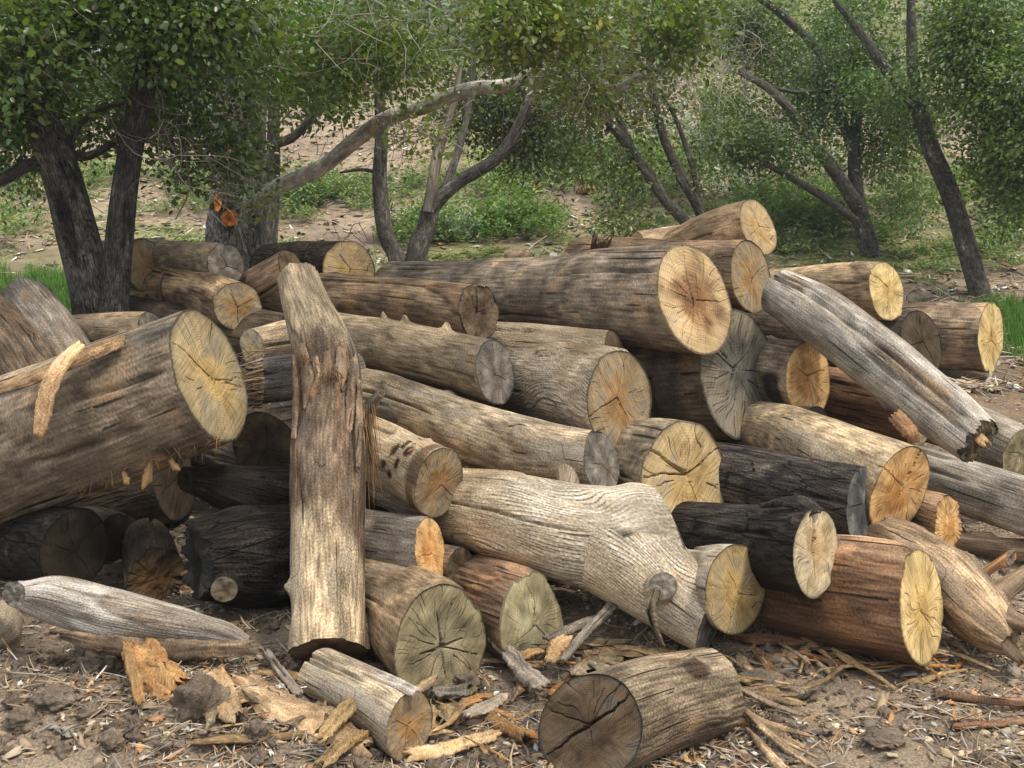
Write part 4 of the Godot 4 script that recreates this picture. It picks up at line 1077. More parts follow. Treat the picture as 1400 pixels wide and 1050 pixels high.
	for a: Array in [[[1412, 772, 3.72, 5], [1380, 800, 3.7, 13], [1345, 818, 3.7, 20], [1300, 812, 3.78, 26]], [[1415, 858, 3.5, 6], [1392, 850, 3.55, 12], [1355, 838, 3.64, 22]], [[1400, 905, 3.5, 5], [1384, 890, 3.54, 10], [1358, 862, 3.62, 20]]]:
		limb(t, "root", "tan", a, {"seed": float(a[0][1]) * 0.01, "nt": 48, "lump": 0.3, "lf": 40.0, "tint": Color(0.62, 0.52, 0.44), "step": 0.012, "ragged": 0.02})
	t = log_of("log", "long silver barkless log sloping down to the right with a torn hollow tip", "silver", [[1338, 604, 4.28, 35], [1285, 560, 4.5, 41], [1200, 492, 4.85, 43], [1120, 432, 5.2, 40], [1066, 400, 5.45, 33]], "dim", 0.35, -30, {"seed": 30.0, "ragged": 0.03, "lump": 0.1, "tint": Color(0.82, 0.79, 0.75), "stain": Color(0.55, 0.47, 0.4), "stk": 0.35, "ng": 4, "patches": [[2.5, 1.72, 0.09, 0.2, Color(0.22, 0.23, 0.25)], [1.9, 1.3, 0.05, 0.12, Color(0.5, 0.42, 0.36)], [2.2, 0.35, 0.06, 0.3, Color(0.62, 0.52, 0.42)]], "grooves": [[2.1, 0.05, 1.2, 0.013, 0.035], [1.9, 0.8, 1.9, 0.011, 0.035], [2.6, 0.0, 0.7, 0.012, 0.03]], "cap": {"rough": 0.04}})
	fit(t, "torn_wood", slab(pts([[1350, 606, 4.2], [1300, 562, 4.36], [1240, 510, 4.6], [1225, 495, 4.68]]), wd([7, 10, 9, 2], 4.4), Vector3(0.15, 0.8, 0.6), 0.01, {"seed": 9.5, "ragged": 0.5, "tint": Color(0.95, 0.85, 0.7)}), M["cream"])
	fit(t, "torn_wood", slab(pts([[1222, 566, 4.4], [1244, 590, 4.35], [1250, 606, 4.36]]), wd([10, 11, 6], 4.4), Vector3(-0.4, 0.2, 1), 0.006, {"seed": 9.7, "ragged": 0.3, "tint": Color(0.6, 0.44, 0.34)}), M["cream"])
	log_of("log", "knobbly tan log with a yellow end on the right shoulder of the pile", "tan", [[1212, 397, 6.4, 41], [1150, 397, 6.75, 38], [1060, 400, 7.3, 34]], "yellow_clean", 0.52, 12, {"seed": 31.0, "bark": [0.2, 0.01, Color(0.7, 0.6, 0.5)], "tint": Color(1.05, 0.9, 0.72), "nk": 12, "cap": {"cracks": 3}})
	log_of("log", "thick log lying alone on the ground at the far right", "brown", [[1354, 460, 8.6, 47], [1290, 460, 8.85, 45], [1190, 460, 9.3, 42]], "yellow_clean", 0.33, 0, {"seed": 32.0, "bark": [0.3, 0.012, Color(0.75, 0.66, 0.58)], "tint": Color(1.35, 1.2, 1.05), "cap": {"cracks": 2, "given": [[1.6, 0.0, 0.5, 0.05, 0.2]]}, "group": ""})
	log_of("log", "short log with an orange streaked end under the head of the silver log", "brown", [[1106, 520, 5.25, 53], [1050, 510, 5.6, 46], [950, 500, 6.2, 40]], "orange", 0.5, 5, {"seed": 33.0, "tint": Color(1.0, 0.95, 0.9), "patches": [[3.4, 0.12, 0.14, 0.14, Color(0.16, 0.15, 0.15)]]})
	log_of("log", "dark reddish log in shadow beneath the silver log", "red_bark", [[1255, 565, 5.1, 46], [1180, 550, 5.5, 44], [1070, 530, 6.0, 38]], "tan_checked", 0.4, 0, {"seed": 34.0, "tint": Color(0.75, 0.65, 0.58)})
	log_of("log", "grey log poking out to the right beneath the tip of the silver log", "silver", [[1394, 622, 4.95, 38], [1310, 582, 5.3, 35], [1190, 556, 5.9, 32]], "olive", 0.5, -20, {"seed": 35.0, "tint": Color(0.6, 0.56, 0.5)})
	log_of("log", "knotted grey driftwood log running out of view below the silver tip", "silver", [[1440, 705, 4.45, 40], [1340, 672, 4.75, 38], [1260, 646, 5.0, 36], [1170, 625, 5.35, 34]], "grey", 0.5, -10, {"seed": 36.0, "bark": [0.2, 0.008, Color(0.55, 0.5, 0.46)], "tint": Color(0.78, 0.75, 0.7), "nk": 7})
	# back of the pile, left
	log_of("log", "round brown log end tight against the right side of the dark trunk", "brown", [[199, 362, 6.35, 36], [165, 361, 6.7, 34], [138, 360, 7.0, 31]], "tan_checked", 0.62, 8, {"seed": 37.0, "tint": Color(1.0, 0.85, 0.7)})
	log_of("log", "low brown log under the round end beside the dark trunk", "brown", [[236, 398, 6.3, 30], [190, 400, 6.65, 28], [142, 402, 7.05, 26]], "dark", 0.4, 5, {"seed": 38.0, "tint": Color(1.3, 1.1, 0.9)})
	log_of("log", "topmost grey ended log of the left back group", "tan", [[308, 361, 6.0, 28], [262, 356, 6.3, 26], [195, 350, 6.75, 24]], "grey", 0.88, 0, {"seed": 39.0, "tint": Color(0.7, 0.66, 0.6), "cap": {"cracks": 3}})
	log_of("log", "log with a round golden end below the grey ended left back log", "brown", [[325, 418, 5.7, 32], [285, 404, 6.0, 29], [225, 390, 6.4, 27]], "tan_checked", 0.95, -20, {"seed": 40.0, "bark": [0.3, 0.01, Color(0.7, 0.6, 0.5)], "tint": Color(1.3, 1.15, 0.95), "cap": {"cracks": 3}})
	log_of("log", "small log with a dull end left of the snapped top of the propped log", "brown", [[398, 366, 5.95, 25], [368, 385, 6.1, 27], [335, 400, 6.5, 26]], "dark", 0.6, 20, {"seed": 41.0, "tint": Color(1.2, 1.05, 0.9)})
	log_of("log", "golden half round log end above the dark broken ended log", "charred", [[478, 369, 6.5, 40], [430, 366, 6.8, 36], [370, 366, 7.3, 32]], "yellow", 0.88, 5, {"seed": 42.0, "tint": Color(1.6, 1.4, 1.2), "cap": {"cracks": 7}})
	log_of("log", "pale stained log standing out of the grass behind the big left log", "silver", [[112, 520, 5.4, 38], [75, 462, 5.65, 37], [36, 412, 5.95, 33]], "grey", 0.3, -60, {"seed": 43.0, "bark": [0.45, 0.01, Color(0.62, 0.58, 0.54)], "tint": Color(0.55, 0.5, 0.45), "nk": 6})
	log_of("log", "dark log at the left edge behind the big left log", "brown", [[52, 520, 5.15, 38], [15, 468, 5.4, 36], [-40, 410, 5.8, 34]], "dark", 0.3, -50, {"seed": 44.0, "tint": Color(0.7, 0.63, 0.56)})
	log_of("log", "log with a flat grey top just behind the big yellow left end", "tan", [[205, 452, 5.3, 26], [150, 452, 5.6, 26], [90, 455, 6.0, 24]], "grey", 0.5, 10, {"seed": 45.0, "tint": Color(0.75, 0.66, 0.56)})
	log_of("log", "pale block between the big yellow end and the propped log", "tan", [[345, 476, 5.0, 26], [400, 468, 5.15, 32], [470, 462, 5.5, 30]], "pale", 0.6, 190, {"seed": 46.0, "tint": Color(0.95, 0.86, 0.74)})
	t = log_of("log", "grey log torn into long splinters at its left end", "silver", [[345, 522, 4.6, 32], [400, 515, 4.75, 32], [480, 508, 5.05, 30]], "ash", 0.5, 180, {"seed": 47.0, "ragged": 0.12, "tint": Color(0.42, 0.4, 0.38), "cap": {"rough": 0.04}})
	fit(t, "torn_fibres", splinters(at(352, 520, 4.55), Vector3(-0.95, 0.05, 0.3).normalized(), 110, 0.13, 0.11, 0.14, 11.0, Color(0.5, 0.44, 0.38), 0.005), M["cream"], "stuff")
	log_of("log", "shaded round log end between the big left log and the propped log", "brown", [[362, 613, 4.5, 52], [410, 602, 4.8, 50], [490, 588, 5.3, 45]], "dark", 0.82, 205, {"seed": 48.0, "tint": Color(0.6, 0.55, 0.5), "cap": {"cracks": 3, "tint": Color(0.7, 0.66, 0.6)}})  # cap tint darkened to paint shade beside the hollow
	# the dark hollow under the big left log
	t = log_of("burnt_log", "charred black log with ash grey flecks and a sawn branch stub", "charred", [[270, 765, 3.95, 56], [340, 762, 4.05, 68], [430, 756, 4.25, 66], [540, 750, 4.6, 60]], "ash", 0.3, 190, {"seed": 49.0, "category": "log", "lump": 0.28, "lf": 45.0, "fine": 0.016, "nk": 10, "tint": Color(0.9, 0.88, 0.86), "stain": Color(2.3, 2.2, 2.1), "stk": 0.2, "ragged": 0.03, "cap": {"tint": Color(0.3, 0.29, 0.28), "rough": 0.03}})  # end face tinted near black, painting in the shade of the hollow
	limb(t, "branch_stub", "charred", [[306, 806, 3.8, 18], [310, 800, 3.86, 22], [320, 790, 3.98, 32]], {"seed": 3.1, "nt": 36, "step": 0.01, "end": "dim"})
	t = log_of("burnt_log", "upper charred limb with a pale chipped tip inside the dark hollow", "charred", [[254, 655, 4.25, 17], [315, 668, 4.3, 34], [390, 690, 4.45, 52], [500, 700, 4.8, 50]], "dim", 0.5, 180, {"seed": 50.0, "category": "log", "lump": 0.28, "lf": 45.0, "fine": 0.014, "tint": Color(0.9, 0.88, 0.86), "stain": Color(2.2, 2.1, 2.0), "stk": 0.25, "cap": {"tint": Color(0.4, 0.38, 0.35)}})  # low cap tint is painted shade, so the cut end recedes
	log_of("log", "dim sawn slab leaning in the shadow under the big left log", "charred", [[104, 752, 3.98, 56], [30, 742, 4.35, 52], [-80, 730, 4.9, 48]], "dim", 0.7, -10, {"seed": 51.0, "tint": Color(0.8, 0.78, 0.75), "cap": {"tint": Color(0.2, 0.19, 0.18)}})  # charred wood and very dark cap tint stand in for shade here
	log_of("log", "broken brown chunk deep in the hollow behind the grey driftwood", "tan", [[212, 792, 4.15, 40], [205, 765, 4.35, 36], [200, 740, 4.6, 30]], "tan_checked", 0.75, 0, {"seed": 52.0, "ragged": 0.05, "tint": Color(0.24, 0.2, 0.17), "cap": {"rough": 0.03, "tint": Color(0.34, 0.31, 0.28)}})  # brown darkened to near black, hollow shade put into the colour
	log_of("log", "round dark butt at the back of the hollow", "brown", [[165, 735, 4.6, 34], [120, 725, 4.9, 34], [20, 715, 5.3, 32]], "dark", 0.8, 10, {"seed": 53.0, "tint": Color(0.16, 0.15, 0.15), "cap": {"tint": Color(0.22, 0.21, 0.2)}})  # body and cap tints paint the deep shade at the back
	t = log_of("driftwood_log", "pale grey driftwood lying across the soil at the left front", "silver", [[20, 812, 3.5, 17], [75, 820, 3.47, 32], [160, 842, 3.46, 36], [240, 858, 3.46, 31], [300, 868, 3.47, 20], [340, 880, 3.46, 8]], "grey", 0.4, 180, {"seed": 54.0, "bark": [0.1, 0.006, Color(0.5, 0.45, 0.4)], "category": "log", "lump": 0.2, "lf": 34.0, "tint": Color(0.88, 0.86, 0.84), "stain": Color(0.5, 0.46, 0.4), "stk": 0.25, "nk": 6, "ng": 2, "patches": [[4.6, 0.4, 0.08, 0.5, Color(0.55, 0.46, 0.38)]]})
	fit(t, "peeling_bark", slab(pts([[80, 868, 3.38], [150, 880, 3.36], [240, 890, 3.36], [345, 884, 3.4]]), wd([6, 12, 14, 10], 3.4), Vector3(0, 0.5, 1), 0.012, {"seed": 10.5, "ragged": 0.4, "tint": Color(0.85, 0.75, 0.65)}), M["brown"])
	# filler logs added inside the heap so that its gaps stay dark
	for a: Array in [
		["dark filler log in the gap between the grey spoke end and the silver log", [[1120, 600, 5.1, 44], [980, 600, 5.5, 44], [820, 590, 6.0, 44]]],
		["dark filler log behind the burnt logs at the right of the pile", [[1080, 860, 4.0, 40], [960, 850, 4.2, 44], [780, 820, 4.6, 44]]],
		["dark filler log behind the propped log at the level of the orange oval end", [[520, 690, 4.6, 46], [420, 650, 4.9, 46], [260, 600, 5.4, 46]]],
		["dark filler log low in the gap left of the olive end", [[500, 860, 4.0, 44], [420, 840, 4.2, 44], [280, 800, 4.7, 44]]],
		["dark filler log at the back of the hollow under the big left log", [[240, 650, 5.0, 60], [100, 690, 5.1, 60], [-160, 760, 5.3, 60]]],
		["dark filler log below the round golden end of the left back group", [[400, 470, 5.7, 40], [300, 455, 6.0, 40], [160, 440, 6.5, 38]]],
		["dark filler log deep under the ringed top log", [[900, 560, 5.3, 50], [780, 550, 5.7, 48], [600, 530, 6.3, 44]]],
		["dark filler log beneath the yellow star cracked log", [[1180, 740, 4.6, 46], [1060, 720, 4.9, 46], [900, 690, 5.3, 46]]],
		["dark filler log low behind the reddish log in the hollow", [[860, 820, 4.25, 44], [740, 780, 4.5, 46], [600, 740, 4.9, 46]]],
		["dark filler log behind the right shoulder below the yellow ended knobbly log", [[1260, 470, 6.6, 46], [1150, 460, 6.8, 46], [1000, 450, 7.2, 44]]],
	]:
		log_of("log", a[0], "brown", a[1], "dim", 0.5, 5, {"tint": Color(0.45, 0.42, 0.39), "cap": {"tint": Color(0.5, 0.48, 0.46)}})  # shade of the gaps put into the body and cap tints

func pts(a: Array) -> PackedVector3Array:
	var p := PackedVector3Array()
	for v: Array in a: p.append(at(v[0], v[1], v[2]))
	return p

func wd(a: Array, d: float) -> PackedFloat32Array:
	var p := PackedFloat32Array()
	for v in a: p.append(float(v) * d / F)
	return p

# ---------------------------------------------------------------- bark, sticks, clods and stones on the ground
func lying(called: String, label: String, category: String, path: Array, widths: Array, kind: String, tint: Color, thick := 0.012, lift := 0.02, curl := 0.25, group := "bark and splinters strewn before the pile") -> void:
	var p := PackedVector3Array()
	for v: Array in path:
		var g := on_ground(v[0], v[1])
		g.y += lift + (float(v[2]) if v.size() > 2 else 0.0)
		p.append(g)
	var o := p[p.size() / 2] - Vector3(0, lift, 0)
	var w := PackedFloat32Array()
	var d := -(look.inverse() * (p[0] - EYE)).z
	for v in widths: w.append(float(v) * d / F)
	for i in p.size(): p[i] -= o
	var m := part(self, called, slab(p, w, Vector3(rng.randfn(0.0, 0.2), 1.0, 0.35).normalized(), thick, {"seed": rng.randf() * 20.0, "curl": curl, "ragged": 0.45, "tint": tint}), M[kind])
	m.position = o
	mark(m, label, category, group)

func loose_pieces() -> void:
	var pink := Color(0.78, 0.68, 0.6)
	lying("bark_slab", "long pinkish bark slab lying at the front left of centre", "bark", [[328, 945], [380, 975], [440, 1005], [510, 1040]], [18, 27, 27, 20], "cream", pink, 0.012, 0.035)
	lying("bark_slab", "pale ragged bark slab beside the big dark clod", "bark", [[292, 945], [305, 975], [325, 1010]], [16, 20, 12], "cream", Color(0.8, 0.72, 0.64), 0.012, 0.05)
	lying("splinter", "yellow split stick crossing the pinkish bark slab", "splinter", [[505, 978], [475, 1015], [440, 1056]], [9, 12, 10], "cream", Color(0.72, 0.64, 0.48), 0.012, 0.09)
	lying("splinter", "second yellow split stick at the bottom edge beside the first", "splinter", [[503, 1028], [470, 1050], [440, 1070]], [7, 9, 9], "cream", Color(0.74, 0.66, 0.5), 0.01, 0.06)
	lying("bark_slab", "pale peeled slab at the bottom edge below the half sunk log", "bark", [[560, 1048], [610, 1035], [680, 1020]], [12, 14, 9], "cream", Color(0.95, 0.86, 0.72), 0.012, 0.03)
	lying("wood_chunk", "rotten orange chunk in the soil below the driftwood", "wood chunk", [[190, 925, 0.04], [215, 945, 0.0], [246, 958, -0.02]], [20, 30, 20], "cream", Color(0.58, 0.43, 0.28), 0.03, 0.05, 0.1)
	lying("splinter", "upright orange splinter leaning on the rotten orange chunk", "splinter", [[172, 910, 0.08], [183, 945, 0.03], [194, 985, 0.0]], [6, 9, 5], "cream", Color(0.6, 0.47, 0.32), 0.012, 0.05)
	lying("bark_slab", "thin dark curled bark above the rotten orange chunk", "bark", [[145, 903, 0.06], [190, 910, 0.06], [238, 917, 0.04]], [5, 8, 8], "red_bark", Color(0.6, 0.45, 0.4), 0.006, 0.05, 0.5)
	lying("bark_slab", "pale flake of bark right of the thin dark curl", "bark", [[205, 908, 0.04], [228, 900, 0.04], [250, 898, 0.03]], [6, 10, 8], "cream", Color(1.0, 0.84, 0.64), 0.008, 0.04)
	lying("bark_slab", "brown curl of bark resting against the charred log", "bark", [[252, 838, 0.1], [295, 828, 0.12], [340, 822, 0.13]], [4, 8, 6], "red_bark", Color(1.1, 0.85, 0.6), 0.006, 0.06, 0.6)
	lying("stick", "grey stick on the soil in front of the propped log", "stick", [[364, 910], [385, 935], [410, 965]], [6, 6, 6], "silver", Color(0.55, 0.5, 0.45), 0.012, 0.04)
	lying("stick", "thin straight twig between the propped log and the half sunk log", "stick", [[424, 915], [450, 942], [481, 972]], [3, 3, 2], "silver", Color(0.8, 0.72, 0.6), 0.006, 0.08)
	lying("bark_slab", "long purplish board of bark right of the cross cracked log", "bark", [[662, 892, 0.05], [700, 930, 0.03], [738, 968, 0.02]], [8, 12, 14], "silver", Color(0.58, 0.52, 0.48), 0.014, 0.04)
	lying("bark_slab", "straight grey bark strip slanting up under the forked log", "bark", [[768, 935, 0.02], [805, 905, 0.06], [846, 876, 0.1]], [5, 8, 7], "silver", Color(0.55, 0.5, 0.45), 0.01, 0.06)
	lying("bark_slab", "grey bark strip at the mouth of the hollow under the forked log", "bark", [[745, 905, 0.03], [790, 892, 0.05], [835, 878, 0.06]], [6, 8, 6], "silver", Color(0.5, 0.46, 0.42), 0.01, 0.04)
	lying("bark_slab", "curled cream flake in front of the dim end under the forked log", "bark", [[752, 935, 0.03], [765, 922, 0.06], [775, 912, 0.06]], [8, 13, 7], "cream", Color(0.85, 0.76, 0.65), 0.006, 0.04, 0.6)
	lying("bark_slab", "orange brown flake just right of the purplish board", "bark", [[702, 925, 0.02], [722, 915, 0.03], [745, 906, 0.02]], [5, 8, 5], "cream", Color(0.62, 0.47, 0.34), 0.008, 0.03)
	lying("bark_slab", "orange bark heap piece left of the dark split end", "bark", [[655, 985], [685, 1005], [715, 1025]], [9, 12, 8], "cream", Color(0.58, 0.45, 0.33), 0.014, 0.03)
	lying("bark_slab", "grey bark flake left of the dark split end near the bottom edge", "bark", [[640, 1000], [665, 990], [690, 975]], [7, 12, 6], "silver", Color(0.7, 0.62, 0.54), 0.01, 0.05)
	lying("bark_slab", "dark grey plank of bark at the foot of the cross cracked end", "bark", [[590, 972], [615, 968], [640, 965]], [9, 12, 10], "silver", Color(0.42, 0.4, 0.37), 0.018, 0.05)
	lying("bark_slab", "rusty bark flake beside the half sunk sawn end", "bark", [[628, 990], [650, 978], [672, 972]], [4, 8, 4], "cream", Color(0.6, 0.45, 0.32), 0.008, 0.05)
	for i in 9:
		var a := i * 0.17 - 0.35
		lying("bark_strip", ["topmost thin brown", "second from the top brown", "third from the top brown", "fourth from the top light brown", "middle light brown", "fourth from the bottom tan", "third from the bottom tan", "second from the bottom tan", "lowest tan"][i] + " bark strip fanning right of the lone front log", "bark", [[1005 + i * 2, 955 + i * 7], [1040 + i * 3, 958 + i * 10 + int(a * 20)], [1085 + i * 5, 965 + i * 12 + int(a * 45)]], [4, 5 + i % 3, 2], "tan", Color(0.95, 0.8, 0.66) * (0.6 + 0.06 * i), 0.006, 0.03 + 0.012 * (i % 4), 0.4, "bark strips fanned beside the lone front log")
	lying("bark_strip", "long dark red bark strip below the star cracked log", "bark", [[1090, 908], [1150, 918], [1220, 922], [1295, 914]], [4, 5, 5, 3], "red_bark", Color(0.75, 0.55, 0.45), 0.008, 0.03, 0.4)
	lying("bark_strip", "dark bark strip at the foot of the star cracked end", "bark", [[1180, 898], [1225, 903], [1280, 900]], [3, 4, 3], "red_bark", Color(0.6, 0.45, 0.38), 0.008, 0.04, 0.4)
	lying("stick", "brown stick on the bare soil at the right edge upper of two", "stick", [[1278, 957], [1330, 968], [1410, 978]], [5, 6, 6], "red_bark", Color(0.8, 0.7, 0.64), 0.014, 0.02)
	lying("stick", "brown stick on the bare soil at the right edge lower of two", "stick", [[1300, 1002], [1350, 1000], [1410, 997]], [4, 5, 5], "red_bark", Color(0.85, 0.74, 0.68), 0.012, 0.02)
	lying("bark_slab", "reddish bark slab flat on the ground behind the lone front log", "bark", [[985, 880], [1040, 885], [1100, 892]], [6, 9, 6], "red_bark", Color(0.9, 0.72, 0.6), 0.012, 0.03)
	lying("bark_slab", "dark upright bark piece right of the silvery forked end", "bark", [[985, 890, 0.0], [1000, 872, 0.06], [1018, 868, 0.06]], [8, 12, 8], "red_bark", Color(0.7, 0.5, 0.4), 0.012, 0.05, 0.5)
	lying("bark_strip", "thin bark strip on the ground between the lone front log and the star cracked log", "bark", [[1030, 905], [1048, 925], [1065, 942]], [4, 6, 5], "red_bark", Color(0.8, 0.65, 0.5), 0.008, 0.03)
	lying("stick", "short brown splinter pointing at the star cracked end", "stick", [[1300, 868], [1320, 878], [1345, 885]], [4, 5, 3], "red_bark", Color(1.4, 1.1, 0.9), 0.01, 0.03)
	lying("stick", "feathery grey twig leaning on the star cracked log", "stick", [[1172, 860, 0.12], [1195, 885, 0.06], [1220, 912, 0.0]], [3, 3, 2], "silver", Color(0.6, 0.52, 0.45), 0.006, 0.02)
	lying("stick", "white stick on the mulch beyond the silver log tip", "stick", [[1305, 531], [1320, 534], [1336, 537]], [2, 2, 2], "silver", Color(1.25, 1.25, 1.25), 0.012, 0.03)
	# branches on the right
	for a: Array in [
		["smooth brown branch lying low behind the root log at the right edge", "brown", [[1440, 752, 4.5, 15], [1380, 752, 4.55, 15], [1310, 742, 4.7, 13]], Color(1.4, 1.2, 1.05)],
		["thin orange branch sticking up behind the root log", "red_bark", [[1382, 762, 4.1, 9], [1358, 775, 4.1, 6], [1325, 800, 4.12, 5]], Color(1.5, 1.2, 0.95)],
		["bent grey branch resting over the root log", "silver", [[1420, 790, 3.8, 7], [1395, 800, 3.76, 9], [1360, 815, 3.72, 10], [1345, 820, 3.7, 10]], Color(0.65, 0.58, 0.5)],
	]:
		log_of("branch", a[0], a[1], a[2], "dim", 0.5, 0, {"category": "branch", "nt": 32, "tint": a[3], "lump": 0.15, "nk": 4, "ng": 0, "group": "loose branches at the right of the pile", "body": "branch_wood"})
	# clods of soil and stones
	var k := 0
	for a: Array in [
		["large dark clod of soil beside the pale ragged bark slab", 275, 985, 34, 38, 0.32], ["dark clod of soil under the thin dark curl of bark", 140, 925, 36, 26, 0.3],
		["cracked round clod of soil right of the thin dark curl", 266, 905, 15, 15, 0.35], ["rounded grey clod of soil below the orange splinter", 182, 1003, 13, 13, 0.35],
		["grey clod of soil at the bottom below the large dark clod", 350, 1015, 16, 18, 0.38], ["flat grey clod near the bottom left edge", 152, 1028, 17, 13, 0.3],
		["low clod of soil left of the dark clod", 75, 960, 26, 14, 0.3], ["brown clod in front of the pale half sunk log", 525, 955, 20, 16, 0.38],
		["small clod between the two bark slabs", 330, 985, 12, 11, 0.35], ["small dark clod beside the straight twig", 440, 985, 15, 12, 0.38],
		["grey lump of soil beside the fan of bark strips", 1040, 940, 26, 12, 0.25], ["dark lump of soil near the bottom right of the fan", 1210, 1022, 24, 9, 0.3],
		["clod of soil beneath the driftwood", 118, 905, 18, 12, 0.4], ["clod at the left edge in the straw", 30, 1000, 22, 14, 0.35],
		["clod of soil at the foot of the propped log", 405, 925, 16, 13, 0.4], ["dark lump at the foot of the cross cracked end", 640, 945, 16, 12, 0.45],
	]:
		var g := on_ground(a[1], a[2])
		var d := -(look.inverse() * (g - EYE)).z
		var m := part(self, "soil_clod", clod(Vector3(0, float(a[4]) * d / F * 0.5, 0), Vector3(a[3], a[4], float(a[3]) * 0.85) * d / F, k * 1.3 + 2.0, Color(0.78, 0.78, 0.8), a[5] * 1.5, 44), M["soil"])
		m.position = g
		mark(m, a[0], "soil clod", "clods of soil before the pile")
		k += 1
	var st := part(self, "stone", clod(Vector3(0, 0.06, 0), Vector3(0.075, 0.1, 0.09), 33.0, Color(1.7, 1.75, 1.7), 0.16, 40), M["soil"])
	st.position = on_ground(0, 885)
	mark(st, "smooth grey stone at the left edge beside the driftwood", "stone")
	k = 0
	for a: Array in [["pale boulder at the back below the slim dark trunk", 385, 352, 24, 15], ["second pale stone behind the small dull ended log", 415, 352, 14, 10], ["grey stone at the foot of the middle oak", 712, 352, 17, 9], ["white stone on the slope above the right hand logs", 700, 350, 10, 8],
		["pale rock up the slope right of the leaning right trunk", 1318, 262, 11, 6], ["dark stump up the slope left of the arching limb", 970, 165, 10, 16], ["sawn stump up the slope behind the forked middle oak", 733, 258, 11, 7], ["low stump with a yellow face up the slope", 803, 260, 11, 6], ["dark low stump on the slope above the knobbly log", 1132, 298, 11, 7], ["white stump on the slope left of the dark trunk", 52, 258, 5, 14]]:
		var g := on_ground(a[1], a[2] + a[4])
		var d := -(look.inverse() * (g - EYE)).z
		var stump := (a[0] as String).contains("stump")
		var tint := Color(0.5, 0.45, 0.4) if (a[0] as String).begins_with("dark") else Color(2.2, 2.0, 1.7) if not stump else Color(3.0, 2.6, 2.0) if (a[0] as String).begins_with("white") else Color(1.9, 1.35, 0.75)
		var m := part(self, "stump" if stump else "stone", clod(Vector3(0, float(a[4]) * d / F * 0.6, 0), Vector3(a[3], float(a[4]) * 1.3, a[3]) * d / F, 50.0 + k, tint, 0.4, 30), M["soil"])
		m.position = g
		mark(m, a[0], "stump" if stump else "stone")
		k += 1

# ---------------------------------------------------------------- plants
func weed(sd: int, n: int, tall: float, wide: float, leaf: float) -> ArrayMesh:
	var r2 := RandomNumberGenerator.new()
	r2.seed = sd
	var V := PackedVector3Array(); var C := PackedColorArray(); var I := PackedInt32Array(); var UV := PackedVector2Array()
	for k in n:
		var a := r2.randf() * TAU
		var q := sqrt(r2.randf()) * wide
		var top := tall * (1.0 - 0.6 * (q / wide) * (q / wide)) * r2.randf_range(0.5, 1.1)
		var base := Vector3(cos(a) * q * 0.7, 0, sin(a) * q * 0.7)
		var tip := Vector3(cos(a) * q, top, sin(a) * q)
		for i in 9:
			var t := r2.randf_range(0.25, 1.0)
			var c := base.lerp(tip, t) + Vector3(r2.randfn(), r2.randfn() * 0.6, r2.randfn()) * 0.02
			var b := r2.randf() * TAU
			var d := Vector3(cos(b), r2.randf_range(-0.2, 1.0), sin(b)).normalized() * leaf * r2.randf_range(0.6, 1.4)
			var s := d.cross(Vector3(r2.randfn() * 0.3, 1, r2.randfn() * 0.3)).normalized() * d.length() * 0.22
			var u := s.cross(d).normalized() * d.length() * 0.12
			var z := V.size()
			V.append_array([c, c + d * 0.5 + s + u, c + d, c + d * 0.5 - s + u])
			var f := r2.randf_range(0.65, 1.35)
			var cc := Color(f * r2.randf_range(0.85, 1.25), f, f * r2.randf_range(0.7, 1.1))
			for j in 4:
				C.append(cc)
				UV.append(Vector2.ZERO)
			I.append_array([z, z + 1, z + 2, z, z + 2, z + 3])
	return commit(V, UV, C, I)

func tinted(m: Material, c: Color) -> StandardMaterial3D:
	var d: StandardMaterial3D = m.duplicate()
	d.albedo_color = (c * TINT).linear_to_srgb()
	return d

